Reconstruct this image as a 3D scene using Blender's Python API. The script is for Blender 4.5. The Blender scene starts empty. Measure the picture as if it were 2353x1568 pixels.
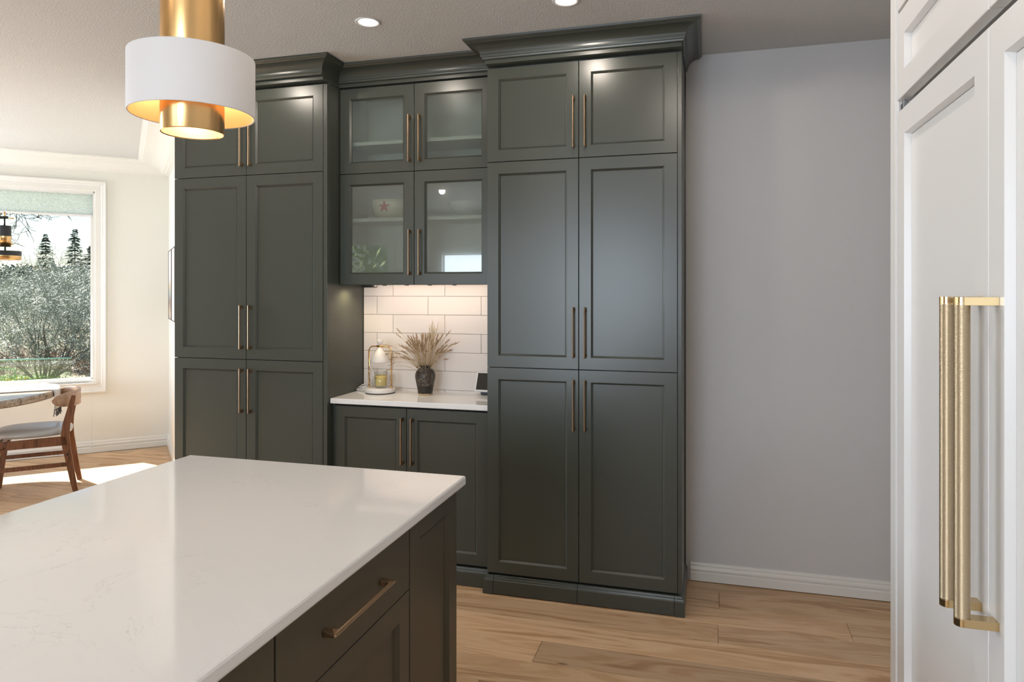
import bpy, math, random
from mathutils import Vector, Matrix
random.seed(7)
R = math.radians
PI = math.pi
SC = bpy.context.scene
COL = SC.collection

# ---------------------------------------------------------------- camera / world / light / exposure
CAMZ = 1.5
YAW = R(15.75)
cd = bpy.data.cameras.new('camera')
cam = bpy.data.objects.new('camera', cd)
COL.objects.link(cam)
cam.location = (0, 0, CAMZ)
cam.rotation_euler = (R(90), 0, YAW)
cd.sensor_width = 36
cd.lens = 1600 / 2353 * 36
cd.shift_y = -(784 - 670) / 2353
cd.clip_start = 0.02
cd.clip_end = 2000
SC.camera = cam

SC.view_settings.view_transform = 'Standard'
SC.view_settings.look = 'None'
SC.view_settings.gamma = 1
SC.view_settings.exposure = 0.24
SC.view_settings.use_curve_mapping = False

SUN_DIR = Vector((-.75, .18, .679)).normalized()      # towards the sun
w = bpy.data.worlds.new('world')
SC.world = w
w.use_nodes = True
nt = w.node_tree
bg = nt.nodes['Background']
sky = nt.nodes.new('ShaderNodeTexSky')
sky.sky_type = 'NISHITA'
sky.sun_disc = False
sky.sun_elevation = math.asin(SUN_DIR.z)
sky.sun_rotation = math.atan2(SUN_DIR.x, SUN_DIR.y)
sky.air_density = 1.0
sky.dust_density = 0.2
nt.links.new(sky.outputs[0], bg.inputs[0])
bg.inputs[1].default_value = 0.125


def light(name, kind, loc, energy, color=(1, 1, 1), size=.1, sy=None, direction=None, spread=None, spot=None, blend=.5):
    l = bpy.data.lights.new(name, kind)
    l.energy = energy
    l.color = color
    if kind == 'AREA':
        l.size = size
        if sy:
            l.shape = 'RECTANGLE'
            l.size_y = sy
        if spread:
            l.spread = R(spread)
    elif kind in ('POINT', 'SPOT'):
        l.shadow_soft_size = size
        if kind == 'SPOT':
            l.spot_size = R(spot)
            l.spot_blend = blend
    o = bpy.data.objects.new(name, l)
    COL.objects.link(o)
    o.location = loc
    if direction is not None:
        o.rotation_euler = Vector(direction).to_track_quat('-Z', 'Y').to_euler()
    return o


sun = light('sun', 'SUN', (-20, 8, 20), 22.0, (1.0, .95, .87), direction=-SUN_DIR)
sun.data.angle = R(.6)
# lamps added outside the unseen windows behind and beside the camera, standing for sky
DAY = (.74, .85, 1.0)
light('sky_fill_rear_wide', 'AREA', (-1.35, -3.28, 1.6), 98, DAY, 1.7, 1.35, (0, 1, 0))
light('sky_fill_rear_narrow', 'AREA', (-3.6, -3.28, 1.48), 24, DAY, .75, 1.22, (0, 1, 0))
light('sky_fill_side', 'AREA', (-6.86, 2.5, 1.5), 118, DAY, 2.2, 1.5, (1, 0, 0))

CEIL = 2.725
S2 = math.sqrt(.5)


# ---------------------------------------------------------------- materials
def mat(name, color=(.8, .8, .8), rough=.5, metal=0.0, coat=0.0, coat_rough=.05, spec=.5, emit=None, estr=0, trans=0, sheen=0):
    m = bpy.data.materials.new(name)
    m.use_nodes = True
    b = m.node_tree.nodes['Principled BSDF']
    b.inputs['Base Color'].default_value = (*color, 1)
    b.inputs['Roughness'].default_value = rough
    b.inputs['Metallic'].default_value = metal
    b.inputs['Coat Weight'].default_value = coat
    b.inputs['Coat Roughness'].default_value = coat_rough
    b.inputs['Specular IOR Level'].default_value = spec
    b.inputs['Transmission Weight'].default_value = trans
    b.inputs['Sheen Weight'].default_value = sheen
    if emit:
        b.inputs['Emission Color'].default_value = (*emit, 1)
        b.inputs['Emission Strength'].default_value = estr
    return m


def N(m, t, **kw):
    n = m.node_tree.nodes.new(t)
    for k, v in kw.items():
        if k in n.inputs.keys():
            n.inputs[k].default_value = v
        else:
            setattr(n, k, v)
    return n


def LK(m, a, b):
    m.node_tree.links.new(a, b)


def P(m):
    return m.node_tree.nodes['Principled BSDF']


def ramp(m, fac, stops):
    r = N(m, 'ShaderNodeValToRGB')
    els = r.color_ramp.elements
    while len(els) < len(stops):
        els.new(.5)
    for e, (p, c) in zip(els, stops):
        e.position = p
        e.color = (*c, 1) if len(c) == 3 else c
    LK(m, fac, r.inputs[0])
    return r.outputs[0]


def coords(m, kind='Object', scale=(1, 1, 1), loc=None, rot=None):
    t = N(m, 'ShaderNodeTexCoord')
    mp = N(m, 'ShaderNodeMapping')
    mp.inputs['Scale'].default_value = scale
    if rot:
        mp.inputs['Rotation'].default_value = rot
    LK(m, t.outputs[kind], mp.inputs[0])
    return mp.outputs[0]


def bump(m, height, strength=.2, dist=.002):
    b = N(m, 'ShaderNodeBump')
    b.inputs['Strength'].default_value = strength
    b.inputs['Distance'].default_value = dist
    LK(m, height, b.inputs['Height'])
    LK(m, b.outputs[0], P(m).inputs['Normal'])


def noise(m, vec, scale, detail=3, rough=.5):
    n = N(m, 'ShaderNodeTexNoise')
    n.inputs['Scale'].default_value = scale
    n.inputs['Detail'].default_value = detail
    n.inputs['Roughness'].default_value = rough
    LK(m, vec, n.inputs['Vector'])
    return n.outputs['Fac']


def textured(name, color, rough, sc, strength, dist=.002, spec=.3):
    m = mat(name, color, rough, spec=spec)
    c = coords(m)
    n = noise(m, c, sc, 4, .6)
    r = ramp(m, n, [(.42, (0, 0, 0)), (.6, (1, 1, 1))])
    bump(m, r, strength, dist)
    return m


M = {}
M['wall'] = textured('wall_paint', (.60, .59, .585), .55, 110, .22, .0015)
M['wall_din'] = textured('dining_wall_paint', (.77, .755, .69), .6, 110, .12, .001)
M['ceiling'] = textured('ceiling_paint', (.60, .59, .57), .75, 105, .5, .002)
M['trim'] = mat('trim_paint', (.76, .74, .69), .32)
M['green'] = mat('green_cabinet_paint', (.054, .060, .049), .29, spec=.5)
M['green_island'] = mat('green_island_paint', (.068, .060, .041), .34, spec=.5)
M['dark_gap'] = mat('dark_carcass', (.012, .012, .010), .8)
M['cab_in'] = mat('cabinet_interior', (.68, .70, .66), .6)
M['white_cab'] = mat('white_cabinet_paint', (.76, .745, .725), .32, spec=.5)
M['brass'] = mat('brushed_brass', (.68, .42, .18), .24, 1.0)
P(M['brass']).inputs['Anisotropic'].default_value = .6
M['bronze'] = mat('champagne_bronze', (.43, .30, .19), .36, 1.0)
M['gold_pull'] = mat('satin_gold', (.60, .45, .24), .20, 1.0)
M['knurl'] = mat('knurled_gold', (.50, .40, .27), .36, 1.0)
M['gold_inner'] = mat('gold_inner_lining', (.80, .58, .34), .5, .5)
M['shade'] = mat('white_fabric_shade', (.72, .70, .69), .75)
M['black_metal'] = mat('black_metal', (.025, .027, .03), .45, .3)
M['black'] = mat('black_plastic', (.012, .012, .012), .4)
M['screen'] = mat('dark_screen', (.006, .006, .006), .05, coat=1)
M['white_plastic'] = mat('white_plastic', (.72, .71, .70), .4)
M['white_enamel'] = mat('white_enamel', (.76, .73, .69), .35)
M['lamp_on'] = mat('lit_diffuser', (.9, .9, .9), .5, emit=(1, .93, .84), estr=12)
M['lamp_warm'] = mat('lit_warm_diffuser', (.9, .9, .9), .5, emit=(1, .80, .52), estr=1.6)
M['led_strip'] = mat('led_strip', (.9, .9, .9), .5, emit=(1, .82, .66), estr=.9)
M['grout'] = mat('grout', (.44, .35, .30), .9)
M['tile'] = mat('white_glazed_tile', (.74, .69, .65), .42, spec=.4)
c = coords(M['tile'])
bump(M['tile'], noise(M['tile'], c, 14, 2), .06, .003)
M['chair_seat'] = mat('grey_vinyl', (.36, .36, .35), .32, coat=.4, coat_rough=.25)
M['wax'] = mat('yellow_wax', (.86, .66, .24), .5, emit=(.86, .6, .2), estr=0.0)
P(M['wax']).inputs['Subsurface Weight'].default_value = .1
M['runner'] = textured('woven_runner', (.55, .54, .53), .9, 400, .4)
M['fringe'] = mat('dark_fringe', (.05, .05, .055), .9)
M['blind'] = mat('pleated_blind', (.82, .86, .85), .8)
b = P(M['blind'])
b.inputs['Emission Strength'].default_value = 0
# translucent blind
mb = M['blind']
tr = N(mb, 'ShaderNodeBsdfTranslucent')
tr.inputs[0].default_value = (.86, .92, .93, 1)
mx = N(mb, 'ShaderNodeMixShader')
mx.inputs[0].default_value = .75
LK(mb, P(mb).outputs[0], mx.inputs[1])
LK(mb, tr.outputs[0], mx.inputs[2])
LK(mb, mx.outputs[0], mb.node_tree.nodes['Material Output'].inputs[0])


def glass_pane(name, fac=.07, tint=(1, 1, 1), rough=0.0):
    m = bpy.data.materials.new(name)
    m.use_nodes = True
    t = m.node_tree
    t.nodes.remove(P(m))
    tr = N(m, 'ShaderNodeBsdfTransparent')
    tr.inputs[0].default_value = (*tint, 1)
    g = N(m, 'ShaderNodeBsdfGlossy')
    g.inputs['Roughness'].default_value = rough
    x = N(m, 'ShaderNodeMixShader')
    lw = N(m, 'ShaderNodeLayerWeight')
    lw.inputs[0].default_value = .5
    pw = N(m, 'ShaderNodeMath', operation='POWER')
    pw.inputs[1].default_value = 5
    LK(m, lw.outputs['Facing'], pw.inputs[0])
    ma = N(m, 'ShaderNodeMath', operation='MULTIPLY_ADD')
    ma.inputs[1].default_value = .9
    ma.inputs[2].default_value = fac
    ma.use_clamp = True
    LK(m, pw.outputs[0], ma.inputs[0])
    LK(m, ma.outputs[0], x.inputs[0])
    LK(m, tr.outputs[0], x.inputs[1])
    LK(m, g.outputs[0], x.inputs[2])
    LK(m, x.outputs[0], t.nodes['Material Output'].inputs[0])
    return m


M['window_glass'] = glass_pane('window_glass', .05, (.97, .99, .98))
M['candle_glass'] = glass_pane('candle_glass', .05, (.95, .96, .95))
M['rail_glass'] = glass_pane('rail_glass', .06, (.86, .95, .92))
# frosted cabinet door glass: hazy body, clear reflection on top
def frosted(name, coat):
    m = mat(name, (.22, .24, .225), .30, coat=coat, coat_rough=.012)
    P(m).inputs['Coat IOR'].default_value = 1.6
    mx_ = N(m, 'ShaderNodeMixShader')
    mx_.inputs[0].default_value = .78
    gl = N(m, 'ShaderNodeBsdfGlass')
    gl.inputs['Roughness'].default_value = .24
    gl.inputs['IOR'].default_value = 1.12
    gl.inputs['Color'].default_value = (.93, .97, .94, 1)
    LK(m, P(m).outputs[0], mx_.inputs[1])
    LK(m, gl.outputs[0], mx_.inputs[2])
    if coat:
        # smooth outer face mirrors the room
        gg = N(m, 'ShaderNodeBsdfGlossy')
        gg.inputs['Roughness'].default_value = .012
        m2 = N(m, 'ShaderNodeMixShader')
        m2.inputs[0].default_value = .085
        LK(m, mx_.outputs[0], m2.inputs[1])
        LK(m, gg.outputs[0], m2.inputs[2])
        mx_ = m2
    LK(m, mx_.outputs[0], m.node_tree.nodes['Material Output'].inputs[0])
    return m


M['door_glass'] = frosted('clear_faced_door_glass', .6)
M['door_glass_matte'] = frosted('frosted_door_glass', 0)


# quartz
m = mat('white_quartz', (.84, .83, .81), .075, spec=.5)
c = coords(m)
n1 = N(m, 'ShaderNodeTexNoise', **{'Scale': 3.4, 'Detail': 9.0, 'Roughness': .66, 'Distortion': 1.6})
LK(m, c, n1.inputs['Vector'])
v = ramp(m, n1.outputs['Fac'], [(.0, (0, 0, 0)), (.496, (0, 0, 0)), (.5, (1, 1, 1)), (.504, (0, 0, 0))])
n2 = N(m, 'ShaderNodeTexNoise', **{'Scale': 3.0, 'Detail': 3.0})
LK(m, c, n2.inputs['Vector'])
msk = ramp(m, n2.outputs['Fac'], [(.48, (0, 0, 0)), (.64, (.6, .6, .6))])
mul = N(m, 'ShaderNodeMath', operation='MULTIPLY')
LK(m, v, mul.inputs[0])
LK(m, msk, mul.inputs[1])
mix = N(m, 'ShaderNodeMix', data_type='RGBA')
mix.inputs[6].default_value = (.82, .815, .80, 1)
mix.inputs[7].default_value = (.42, .40, .38, 1)
LK(m, mul.outputs[0], mix.inputs[0])
LK(m, mix.outputs[2], P(m).inputs['Base Color'])
M['quartz'] = m


def wood(name, dark, mid, lightc, rough, scale=1.0, rnd=True, axis='X', grain=1.0, spec=.4):
    m = mat(name, mid, rough, spec=spec)
    sc = {'X': (1.0 * scale, 9 * scale, 9 * scale), 'Z': (9 * scale, 9 * scale, 1.0 * scale), 'Y': (9 * scale, 1.0 * scale, 9 * scale)}[axis]
    t = N(m, 'ShaderNodeTexCoord')
    oi = N(m, 'ShaderNodeObjectInfo')
    ad = N(m, 'ShaderNodeVectorMath', operation='ADD')
    LK(m, t.outputs['Object'], ad.inputs[0])
    cmb = N(m, 'ShaderNodeCombineXYZ')
    mu = N(m, 'ShaderNodeMath', operation='MULTIPLY')
    mu.inputs[1].default_value = 37.0
    LK(m, oi.outputs['Random'], mu.inputs[0])
    LK(m, mu.outputs[0], cmb.inputs[0])
    LK(m, mu.outputs[0], cmb.inputs[1])
    LK(m, mu.outputs[0], cmb.inputs[2])
    LK(m, cmb.outputs[0], ad.inputs[1])
    mp = N(m, 'ShaderNodeMapping')
    mp.inputs['Scale'].default_value = sc
    LK(m, ad.outputs[0], mp.inputs[0])
    n = N(m, 'ShaderNodeTexNoise', **{'Scale': 1.5 * grain, 'Detail': 5.0, 'Roughness': .55, 'Distortion': .9})
    LK(m, mp.outputs[0], n.inputs['Vector'])
    # ring-like bands
    w2 = N(m, 'ShaderNodeMath', operation='MULTIPLY')
    w2.inputs[1].default_value = 9.0
    LK(m, n.outputs['Fac'], w2.inputs[0])
    fr = N(m, 'ShaderNodeMath', operation='SINE')
    mm = N(m, 'ShaderNodeMath', operation='MULTIPLY')
    mm.inputs[1].default_value = 3.2
    LK(m, w2.outputs[0], mm.inputs[0])
    LK(m, mm.outputs[0], fr.inputs[0])
    f2 = N(m, 'ShaderNodeMath', operation='MULTIPLY_ADD')
    f2.inputs[1].default_value = .22
    LK(m, fr.outputs[0], f2.inputs[0])
    LK(m, n.outputs['Fac'], f2.inputs[2])
    fine = N(m, 'ShaderNodeTexNoise', **{'Scale': 14.0 * grain, 'Detail': 4.0, 'Roughness': .7})
    LK(m, mp.outputs[0], fine.inputs['Vector'])
    f3 = N(m, 'ShaderNodeMath', operation='MULTIPLY_ADD')
    f3.inputs[1].default_value = .35
    LK(m, fine.outputs['Fac'], f3.inputs[0])
    LK(m, f2.outputs[0], f3.inputs[2])
    colr = ramp(m, f3.outputs[0], [(.30, dark), (.62, mid), (1.0, lightc)])
    hv = N(m, 'ShaderNodeHueSaturation')
    LK(m, colr, hv.inputs['Color'])
    if rnd:
        mr = N(m, 'ShaderNodeMapRange')
        mr.inputs['To Min'].default_value = .78
        mr.inputs['To Max'].default_value = 1.14
        LK(m, oi.outputs['Random'], mr.inputs[0])
        LK(m, mr.outputs[0], hv.inputs['Value'])
    LK(m, hv.outputs[0], P(m).inputs['Base Color'])
    bump(m, f3.outputs[0], .05, .001)
    return m


M['plank'] = wood('oak_plank', (.44, .255, .13), (.60, .385, .215), (.70, .49, .305), .42, .8, grain=.9)
# knots on the planks
m = M['plank']
vo = N(m, 'ShaderNodeTexVoronoi', **{'Scale': 1.0})
mp = N(m, 'ShaderNodeMapping')
mp.inputs['Scale'].default_value = (1.1, 4.0, 1)
src = [n for n in m.node_tree.nodes if n.type == 'VECT_MATH'][0]
LK(m, src.outputs[0], mp.inputs[0])
LK(m, mp.outputs[0], vo.inputs['Vector'])
kn = ramp(m, vo.outputs['Distance'], [(.0, (1, 1, 1)), (.012, (.8, .8, .8)), (.035, (0, 0, 0))])
hs = [n for n in m.node_tree.nodes if n.type == 'HUE_SAT'][0]
mix = N(m, 'ShaderNodeMix', data_type='RGBA')
mix.inputs[7].default_value = (.06, .03, .015, 1)
LK(m, kn, mix.inputs[0])
LK(m, hs.outputs[0], mix.inputs[6])
LK(m, mix.outputs[2], P(m).inputs['Base Color'])
M['walnut'] = wood('walnut_stain', (.075, .026, .009), (.13, .048, .018), (.19, .078, .03), .36, 3, False, 'Z', .5)
M['back_ply'] = wood('walnut_ply', (.24, .135, .08), (.30, .18, .11), (.36, .225, .145), .35, 2, False, 'Y', .6)
M['table_wood'] = wood('weathered_table_wood', (.12, .09, .065), (.26, .20, .15), (.40, .33, .26), .20, 2.2, False, 'X', .8)


# ---------------------------------------------------------------- mesh helpers
class MB:
    def __init__(s):
        s.v = []
        s.f = []
        s.sm = []
        s.mi = []
        s.cm = 0

    def add(s, vs, fs, smooth=False):
        o = len(s.v)
        s.v += [tuple(v) for v in vs]
        for f in fs:
            s.f.append(tuple(i + o for i in f))
            s.sm.append(smooth)
            s.mi.append(s.cm)
        return s

    def box(s, x0, x1, y0, y1, z0, z1, ch=0):
        if x0 > x1: x0, x1 = x1, x0
        if y0 > y1: y0, y1 = y1, y0
        if z0 > z1: z0, z1 = z1, z0
        if ch:
            vs = []
            for z, d in ((z0, ch), (z0 + ch, 0), (z1 - ch, 0), (z1, ch)):
                e = max(0, ch - d)
                e = ch if d == 0 else ch
                X0, X1, Y0, Y1 = x0 + d, x1 - d, y0 + d, y1 - d
                k = ch * .999 if d == 0 else ch * .5
                vs += [(X0 + k, Y0, z), (X1 - k, Y0, z), (X1, Y0 + k, z), (X1, Y1 - k, z), (X1 - k, Y1, z), (X0 + k, Y1, z), (X0, Y1 - k, z), (X0, Y0 + k, z)]
            fs = [tuple(range(7, -1, -1)), tuple(range(24, 32))]
            for l in range(3):
                for i in range(8):
                    a = l * 8 + i
                    b2 = l * 8 + (i + 1) % 8
                    fs.append((a, b2, b2 + 8, a + 8))
            return s.add(vs, fs)
        vs = [(x0, y0, z0), (x1, y0, z0), (x1, y1, z0), (x0, y1, z0), (x0, y0, z1), (x1, y0, z1), (x1, y1, z1), (x0, y1, z1)]
        return s.add(vs, [(3, 2, 1, 0), (4, 5, 6, 7), (0, 1, 5, 4), (1, 2, 6, 5), (2, 3, 7, 6), (3, 0, 4, 7)])

    def prism(s, poly, a0, a1, axis='X', smooth=False):
        """poly: 2D outline; X -> (y,z), Y -> (x,z), Z -> (x,y)"""
        n = len(poly)
        def pt(p, a):
            return {'X': (a, p[0], p[1]), 'Y': (p[0], a, p[1]), 'Z': (p[0], p[1], a)}[axis]
        vs = [pt(p, a0) for p in poly] + [pt(p, a1) for p in poly]
        s.add(vs, [tuple(range(n - 1, -1, -1)), tuple(range(n, 2 * n))])
        o = len(s.v) - 2 * n
        for i in range(n):
            j = (i + 1) % n
            s.f.append((o + i, o + j, o + j + n, o + i + n))
            s.sm.append(smooth)
            s.mi.append(s.cm)
        return s

    def lathe(s, prof, c=(0, 0, 0), seg=48, smooth=True, cap0=False, cap1=False):
        vs = []
        for r, z in prof:
            for i in range(seg):
                a = 2 * PI * i / seg
                vs.append((c[0] + r * math.cos(a), c[1] + r * math.sin(a), c[2] + z))
        fs = []
        for k in range(len(prof) - 1):
            for i in range(seg):
                j = (i + 1) % seg
                fs.append((k * seg + i, k * seg + j, (k + 1) * seg + j, (k + 1) * seg + i))
        s.add(vs, fs, smooth)
        o = len(s.v) - len(vs)
        if cap0:
            s.f.append(tuple(o + i for i in range(seg - 1, -1, -1))); s.sm.append(False); s.mi.append(s.cm)
        if cap1:
            b0 = o + (len(prof) - 1) * seg
            s.f.append(tuple(b0 + i for i in range(seg))); s.sm.append(False); s.mi.append(s.cm)
        return s

    def cyl(s, p0, p1, r0, r1=None, seg=12, smooth=True, caps=True):
        return s.tube([p0, p1], [r0, r0 if r1 is None else r1], seg, smooth, caps)

    def tube(s, pts, r, seg=8, smooth=True, caps=True, closed=False):
        pts = [Vector(p) for p in pts]
        n = len(pts)
        if not isinstance(r, (list, tuple)):
            r = [r] * n
        vs = []
        up = None
        for i, p in enumerate(pts):
            t = (pts[min(i + 1, n - 1)] - pts[max(i - 1, 0)])
            if closed:
                t = pts[(i + 1) % n] - pts[(i - 1) % n]
            t.normalize()
            if up is None:
                up = Vector((0, 0, 1)) if abs(t.z) < .9 else Vector((1, 0, 0))
            up = (up - t * up.dot(t))
            if up.length < 1e-5:
                up = t.orthogonal()
            up.normalize()
            sd = t.cross(up)
            for k in range(seg):
                a = 2 * PI * k / seg
                vs.append(p + (up * math.cos(a) + sd * math.sin(a)) * r[i])
        fs = []
        m_ = n if closed else n - 1
        for i in range(m_):
            for k in range(seg):
                k2 = (k + 1) % seg
                i2 = (i + 1) % n
                fs.append((i * seg + k, i * seg + k2, i2 * seg + k2, i2 * seg + k))
        if caps and not closed:
            fs.append(tuple(range(seg)))
            fs.append(tuple(range((n - 1) * seg + seg - 1, (n - 1) * seg - 1, -1)))
        return s.add(vs, fs, smooth)

    def sweep(s, path, prof, closed=False):
        """prof (out,z) swept along a 2D path; out is to the right of travel; mitred"""
        n = len(path)
        pts = [Vector(p) for p in path]
        offs = []
        for i in range(n):
            if closed or 0 < i < n - 1:
                d0 = (pts[i] - pts[i - 1]).normalized()
                d1 = (pts[(i + 1) % n] - pts[i]).normalized()
            elif i == 0:
                d0 = d1 = (pts[1] - pts[0]).normalized()
            else:
                d0 = d1 = (pts[-1] - pts[-2]).normalized()
            n0 = Vector((d0.y, -d0.x)); n1 = Vector((d1.y, -d1.x))
            b_ = (n0 + n1)
            offs.append(b_ / (b_.dot(n0) if b_.length else 1))
        k = len(prof)
        vs = [(pts[i].x + offs[i].x * o, pts[i].y + offs[i].y * o, z) for i in range(n) for o, z in prof]
        fs = []
        for i in range(n if closed else n - 1):
            i2 = (i + 1) % n
            for j in range(k - 1):
                fs.append((i * k + j, i2 * k + j, i2 * k + j + 1, i * k + j + 1))
        if not closed:
            fs.append(tuple(range(k)))
            fs.append(tuple(range((n - 1) * k + k - 1, (n - 1) * k - 1, -1)))
        return s.add(vs, fs)

    def build(s, name, mats, parent=None, loc=(0, 0, 0), rotz=0, bevel=0, fixn=True):
        me = bpy.data.meshes.new(name)
        me.from_pydata(s.v, [], s.f)
        if not isinstance(mats, (list, tuple)):
            mats = [mats]
        for m_ in mats:
            me.materials.append(m_)
        for p, sm, mi in zip(me.polygons, s.sm, s.mi):
            p.use_smooth = sm
            p.material_index = mi
        me.update()
        if fixn:
            import bmesh
            bm = bmesh.new()
            bm.from_mesh(me)
            bmesh.ops.recalc_face_normals(bm, faces=bm.faces)
            bm.to_mesh(me)
            bm.free()
        o = bpy.data.objects.new(name, me)
        COL.objects.link(o)
        o.location = loc
        o.rotation_euler = (0, 0, rotz)
        if parent:
            o.parent = parent
        if bevel:
            bv = o.modifiers.new('bevel', 'BEVEL')
            bv.width = bevel
            bv.segments = 2
            bv.limit_method = 'ANGLE'
            bv.angle_limit = R(40)
            bv.harden_normals = False
        return o


def tag(o, label=None, cat=None, group=None, kind=None):
    if label: o['label'] = label
    if cat: o['category'] = cat
    if group: o['group'] = group
    if kind: o['kind'] = kind
    return o


def empty(name, loc, label, cat, group=None, rotz=0):
    o = bpy.data.objects.new(name, None)
    o.empty_display_size = .1
    COL.objects.link(o)
    o.location = loc
    o.rotation_euler = (0, 0, rotz)
    return tag(o, label, cat, group)


def box(name, b, m_, parent=None, bevel=0, loc=(0, 0, 0), rotz=0, ch=0):
    return MB().box(*b, ch=ch).build(name, m_, parent, loc, rotz, bevel)


def at(px, py, D):
    """world point seen at pixel (2353 frame) at forward depth D"""
    u = (px - 1176.5) / 1600 * D
    v_ = (670 - py) / 1600 * D
    return Vector((math.cos(YAW) * u - math.sin(YAW) * D, math.sin(YAW) * u + math.cos(YAW) * D, CAMZ + v_))


def struct(o):
    o['kind'] = 'structure'
    return o


# ---------------------------------------------------------------- room shell
WY = 3.74                       # back wall
CX, CY = -5.055, 5.618          # corner of the dining bay
XL = -6.80
XR = 1.30
YR = -3.2
d_win = (-S2, -S2)
WLEN = 2.47
WE = (CX - S2 * WLEN, CY - S2 * WLEN)       # end of window wall
# picture wall meets the back wall plane
plen = (CY - WY) / S2
PE = (CX + S2 * plen, WY)


def wall_local(name, L, h, openings, m_, loc, rotz, y0=-.14, y1=0):
    """wall along local X from 0..L, room side at y1; openings (x0,x1,z0,z1)"""
    mb_ = MB()
    xs = 0
    for (a, b_, z0, z1) in sorted(openings):
        mb_.box(xs, a, y0, y1, 0, h)
        mb_.box(a, b_, y0, y1, 0, z0)
        mb_.box(a, b_, y0, y1, z1, h)
        xs = b_
    mb_.box(xs, L, y0, y1, 0, h)
    return struct(mb_.build(name, m_, None, (*loc, 0), rotz))


H = CEIL
wall_local('wall_window', WLEN, H, [(.62, 2.30, .655, 2.43)], M['wall_din'], (CX, CY), R(225))
# picture wall: local x from corner C; interior is local -y -> use y0/y1 swapped
wall_local('wall_picture', plen, H, [], M['wall_din'], (CX, CY), R(-45), 0, .14)
struct(MB().box(PE[0] - .06, XR + .14, WY, WY + .14, 0, H).build('wall_back', M['wall']))
struct(MB().box(XR, XR + .14, YR - .14, WY, 0, H).build('wall_right', M['wall']))
wall_local('wall_left', WE[1] - YR, H, [(WE[1] - 3.65, WE[1] - 1.4, .7, 2.3)], M['wall_din'], (WE[0], WE[1]), R(-90), -.14, 0)
# rear wall: local x runs +X from the left end, room on local +y
XL = WE[0]
wall_local('wall_rear', XR - XL, H, [(-6.1 - XL, -4.89 - XL, .9, 2.28), (-4.0 - XL, -3.2 - XL, .8, 2.1), (-2.2 - XL, -.5 - XL, .9, 2.3)], M['wall_din'], (XL, YR), 0, -.14, 0)

# floor: sub floor + individual planks
rows0 = 2.735
PW = .178
fl = struct(MB().box(-6.95, XR + .1, YR - .1, 5.75, -.06, -.012).build('floor', M['dark_gap']))


def poly_clip_x(y):
    """room x range for a given y (floor outline)"""
    lo, hi = XL, XR
    if y > WE[1]:
        lo = CX - (CY - y)
    if y > WY:
        hi = CX + (CY - y)
    return lo, hi


base_plank = None
npl = 0
k = -33
while True:
    y0 = rows0 + PW * k
    k += 1
    if y0 > CY: break
    if y0 + PW < YR: continue
    ym = min(max(y0 + PW / 2, YR), CY)
    lo = min(poly_clip_x(y0)[0], poly_clip_x(y0 + PW)[0]) - .02
    hi = max(poly_clip_x(y0)[1], poly_clip_x(y0 + PW)[1]) + .02
    if y0 >= CY - PW: lo, hi = CX - .3, CX + .3
    kk = round((y0 - rows0) / PW)
    # joints: fixed where the photo shows them
    rr = random.Random(kk * 13 + 5)
    if kk == 0: js = [-.686 + 1.95 * i for i in range(-4, 3)]
    elif kk == 2: js = [.041 + 1.95 * i for i in range(-4, 3)]
    elif kk == 1: js = [-.686 - 1.02 + 2.9 * i for i in range(-3, 4)]
    else:
        o_ = rr.uniform(0, 1.9)
        if kk in (-1, -2, 3, 4, 5): o_ = {-1: .55, -2: 1.1, 3: -1.35, 4: -1.9, 5: -2.3}[kk]
        js = [o_ + 1.95 * i for i in range(-5, 5)]
    js = [j for j in js if lo + .15 < j < hi - .15]
    ends = [lo] + sorted(js) + [hi]
    for a, b_ in zip(ends[:-1], ends[1:]):
        L = b_ - a
        g = .0006
        e = .0016
        hl = L / 2 - g
        hw = PW / 2 - g
        vs = [(-hl, -hw, -.012), (hl, -hw, -.012), (hl, hw, -.012), (-hl, hw, -.012),
              (-hl, -hw, -e), (hl, -hw, -e), (hl, hw, -e), (-hl, hw, -e),
              (-hl + e, -hw + e, 0), (hl - e, -hw + e, 0), (hl - e, hw - e, 0), (-hl + e, hw - e, 0)]
        fs = [(8, 9, 10, 11)] + [(i, (i + 1) % 4, (i + 1) % 4 + 4, i + 4) for i in range(4)] + [(i + 4, (i + 1) % 4 + 4, (i + 1) % 4 + 8, i + 8) for i in range(4)]
        MB().add(vs, fs).build('plank', M['plank'], fl, ((a + b_) / 2, y0 + PW / 2, 0), fixn=False)
        npl += 1

cl = struct(MB().box(-6.95, XR + .14, YR - .14, 5.8, H, H + .1).build('ceiling', M['ceiling']))

# baseboards
BB = [(0, 0.004), (.016, .004), (.016, .044), (.013, .047), (.010, .050), (.014, .056), (.015, .064), (.013, .071), (.009, .078), (.010, .084), (.006, .093), (0, .096)]
struct(MB().sweep([(-.09, WY), (XR, WY), (XR, YR)], BB).build('baseboard_back', M['trim']))
struct(MB().sweep([WE, (CX, CY), PE], [(o_, z * 1.15) for o_, z in BB]).build('baseboard_dining', M['trim']))
struct(MB().sweep([(XL, YR), WE], BB).build('baseboard_left', M['trim']))
# dining crown moulding
CR = [(0, H), (.27, H), (.27, H - .010), (.258, H - .012), (.255, H - .019), (.243, H - .021), (.238, H - .027), (.19, H - .030), (.16, H - .034), (.13, H - .043),
      (.10, H - .057), (.075, H - .074), (.055, H - .086), (.035, H - .092), (.030, H - .098), (.014, H - .101), (.012, H - .110), (0, H - .112)]
struct(MB().sweep([(XL, YR), WE, (CX, CY), (PE[0], PE[1])], CR).build('trim_1', M['trim']))


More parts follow.
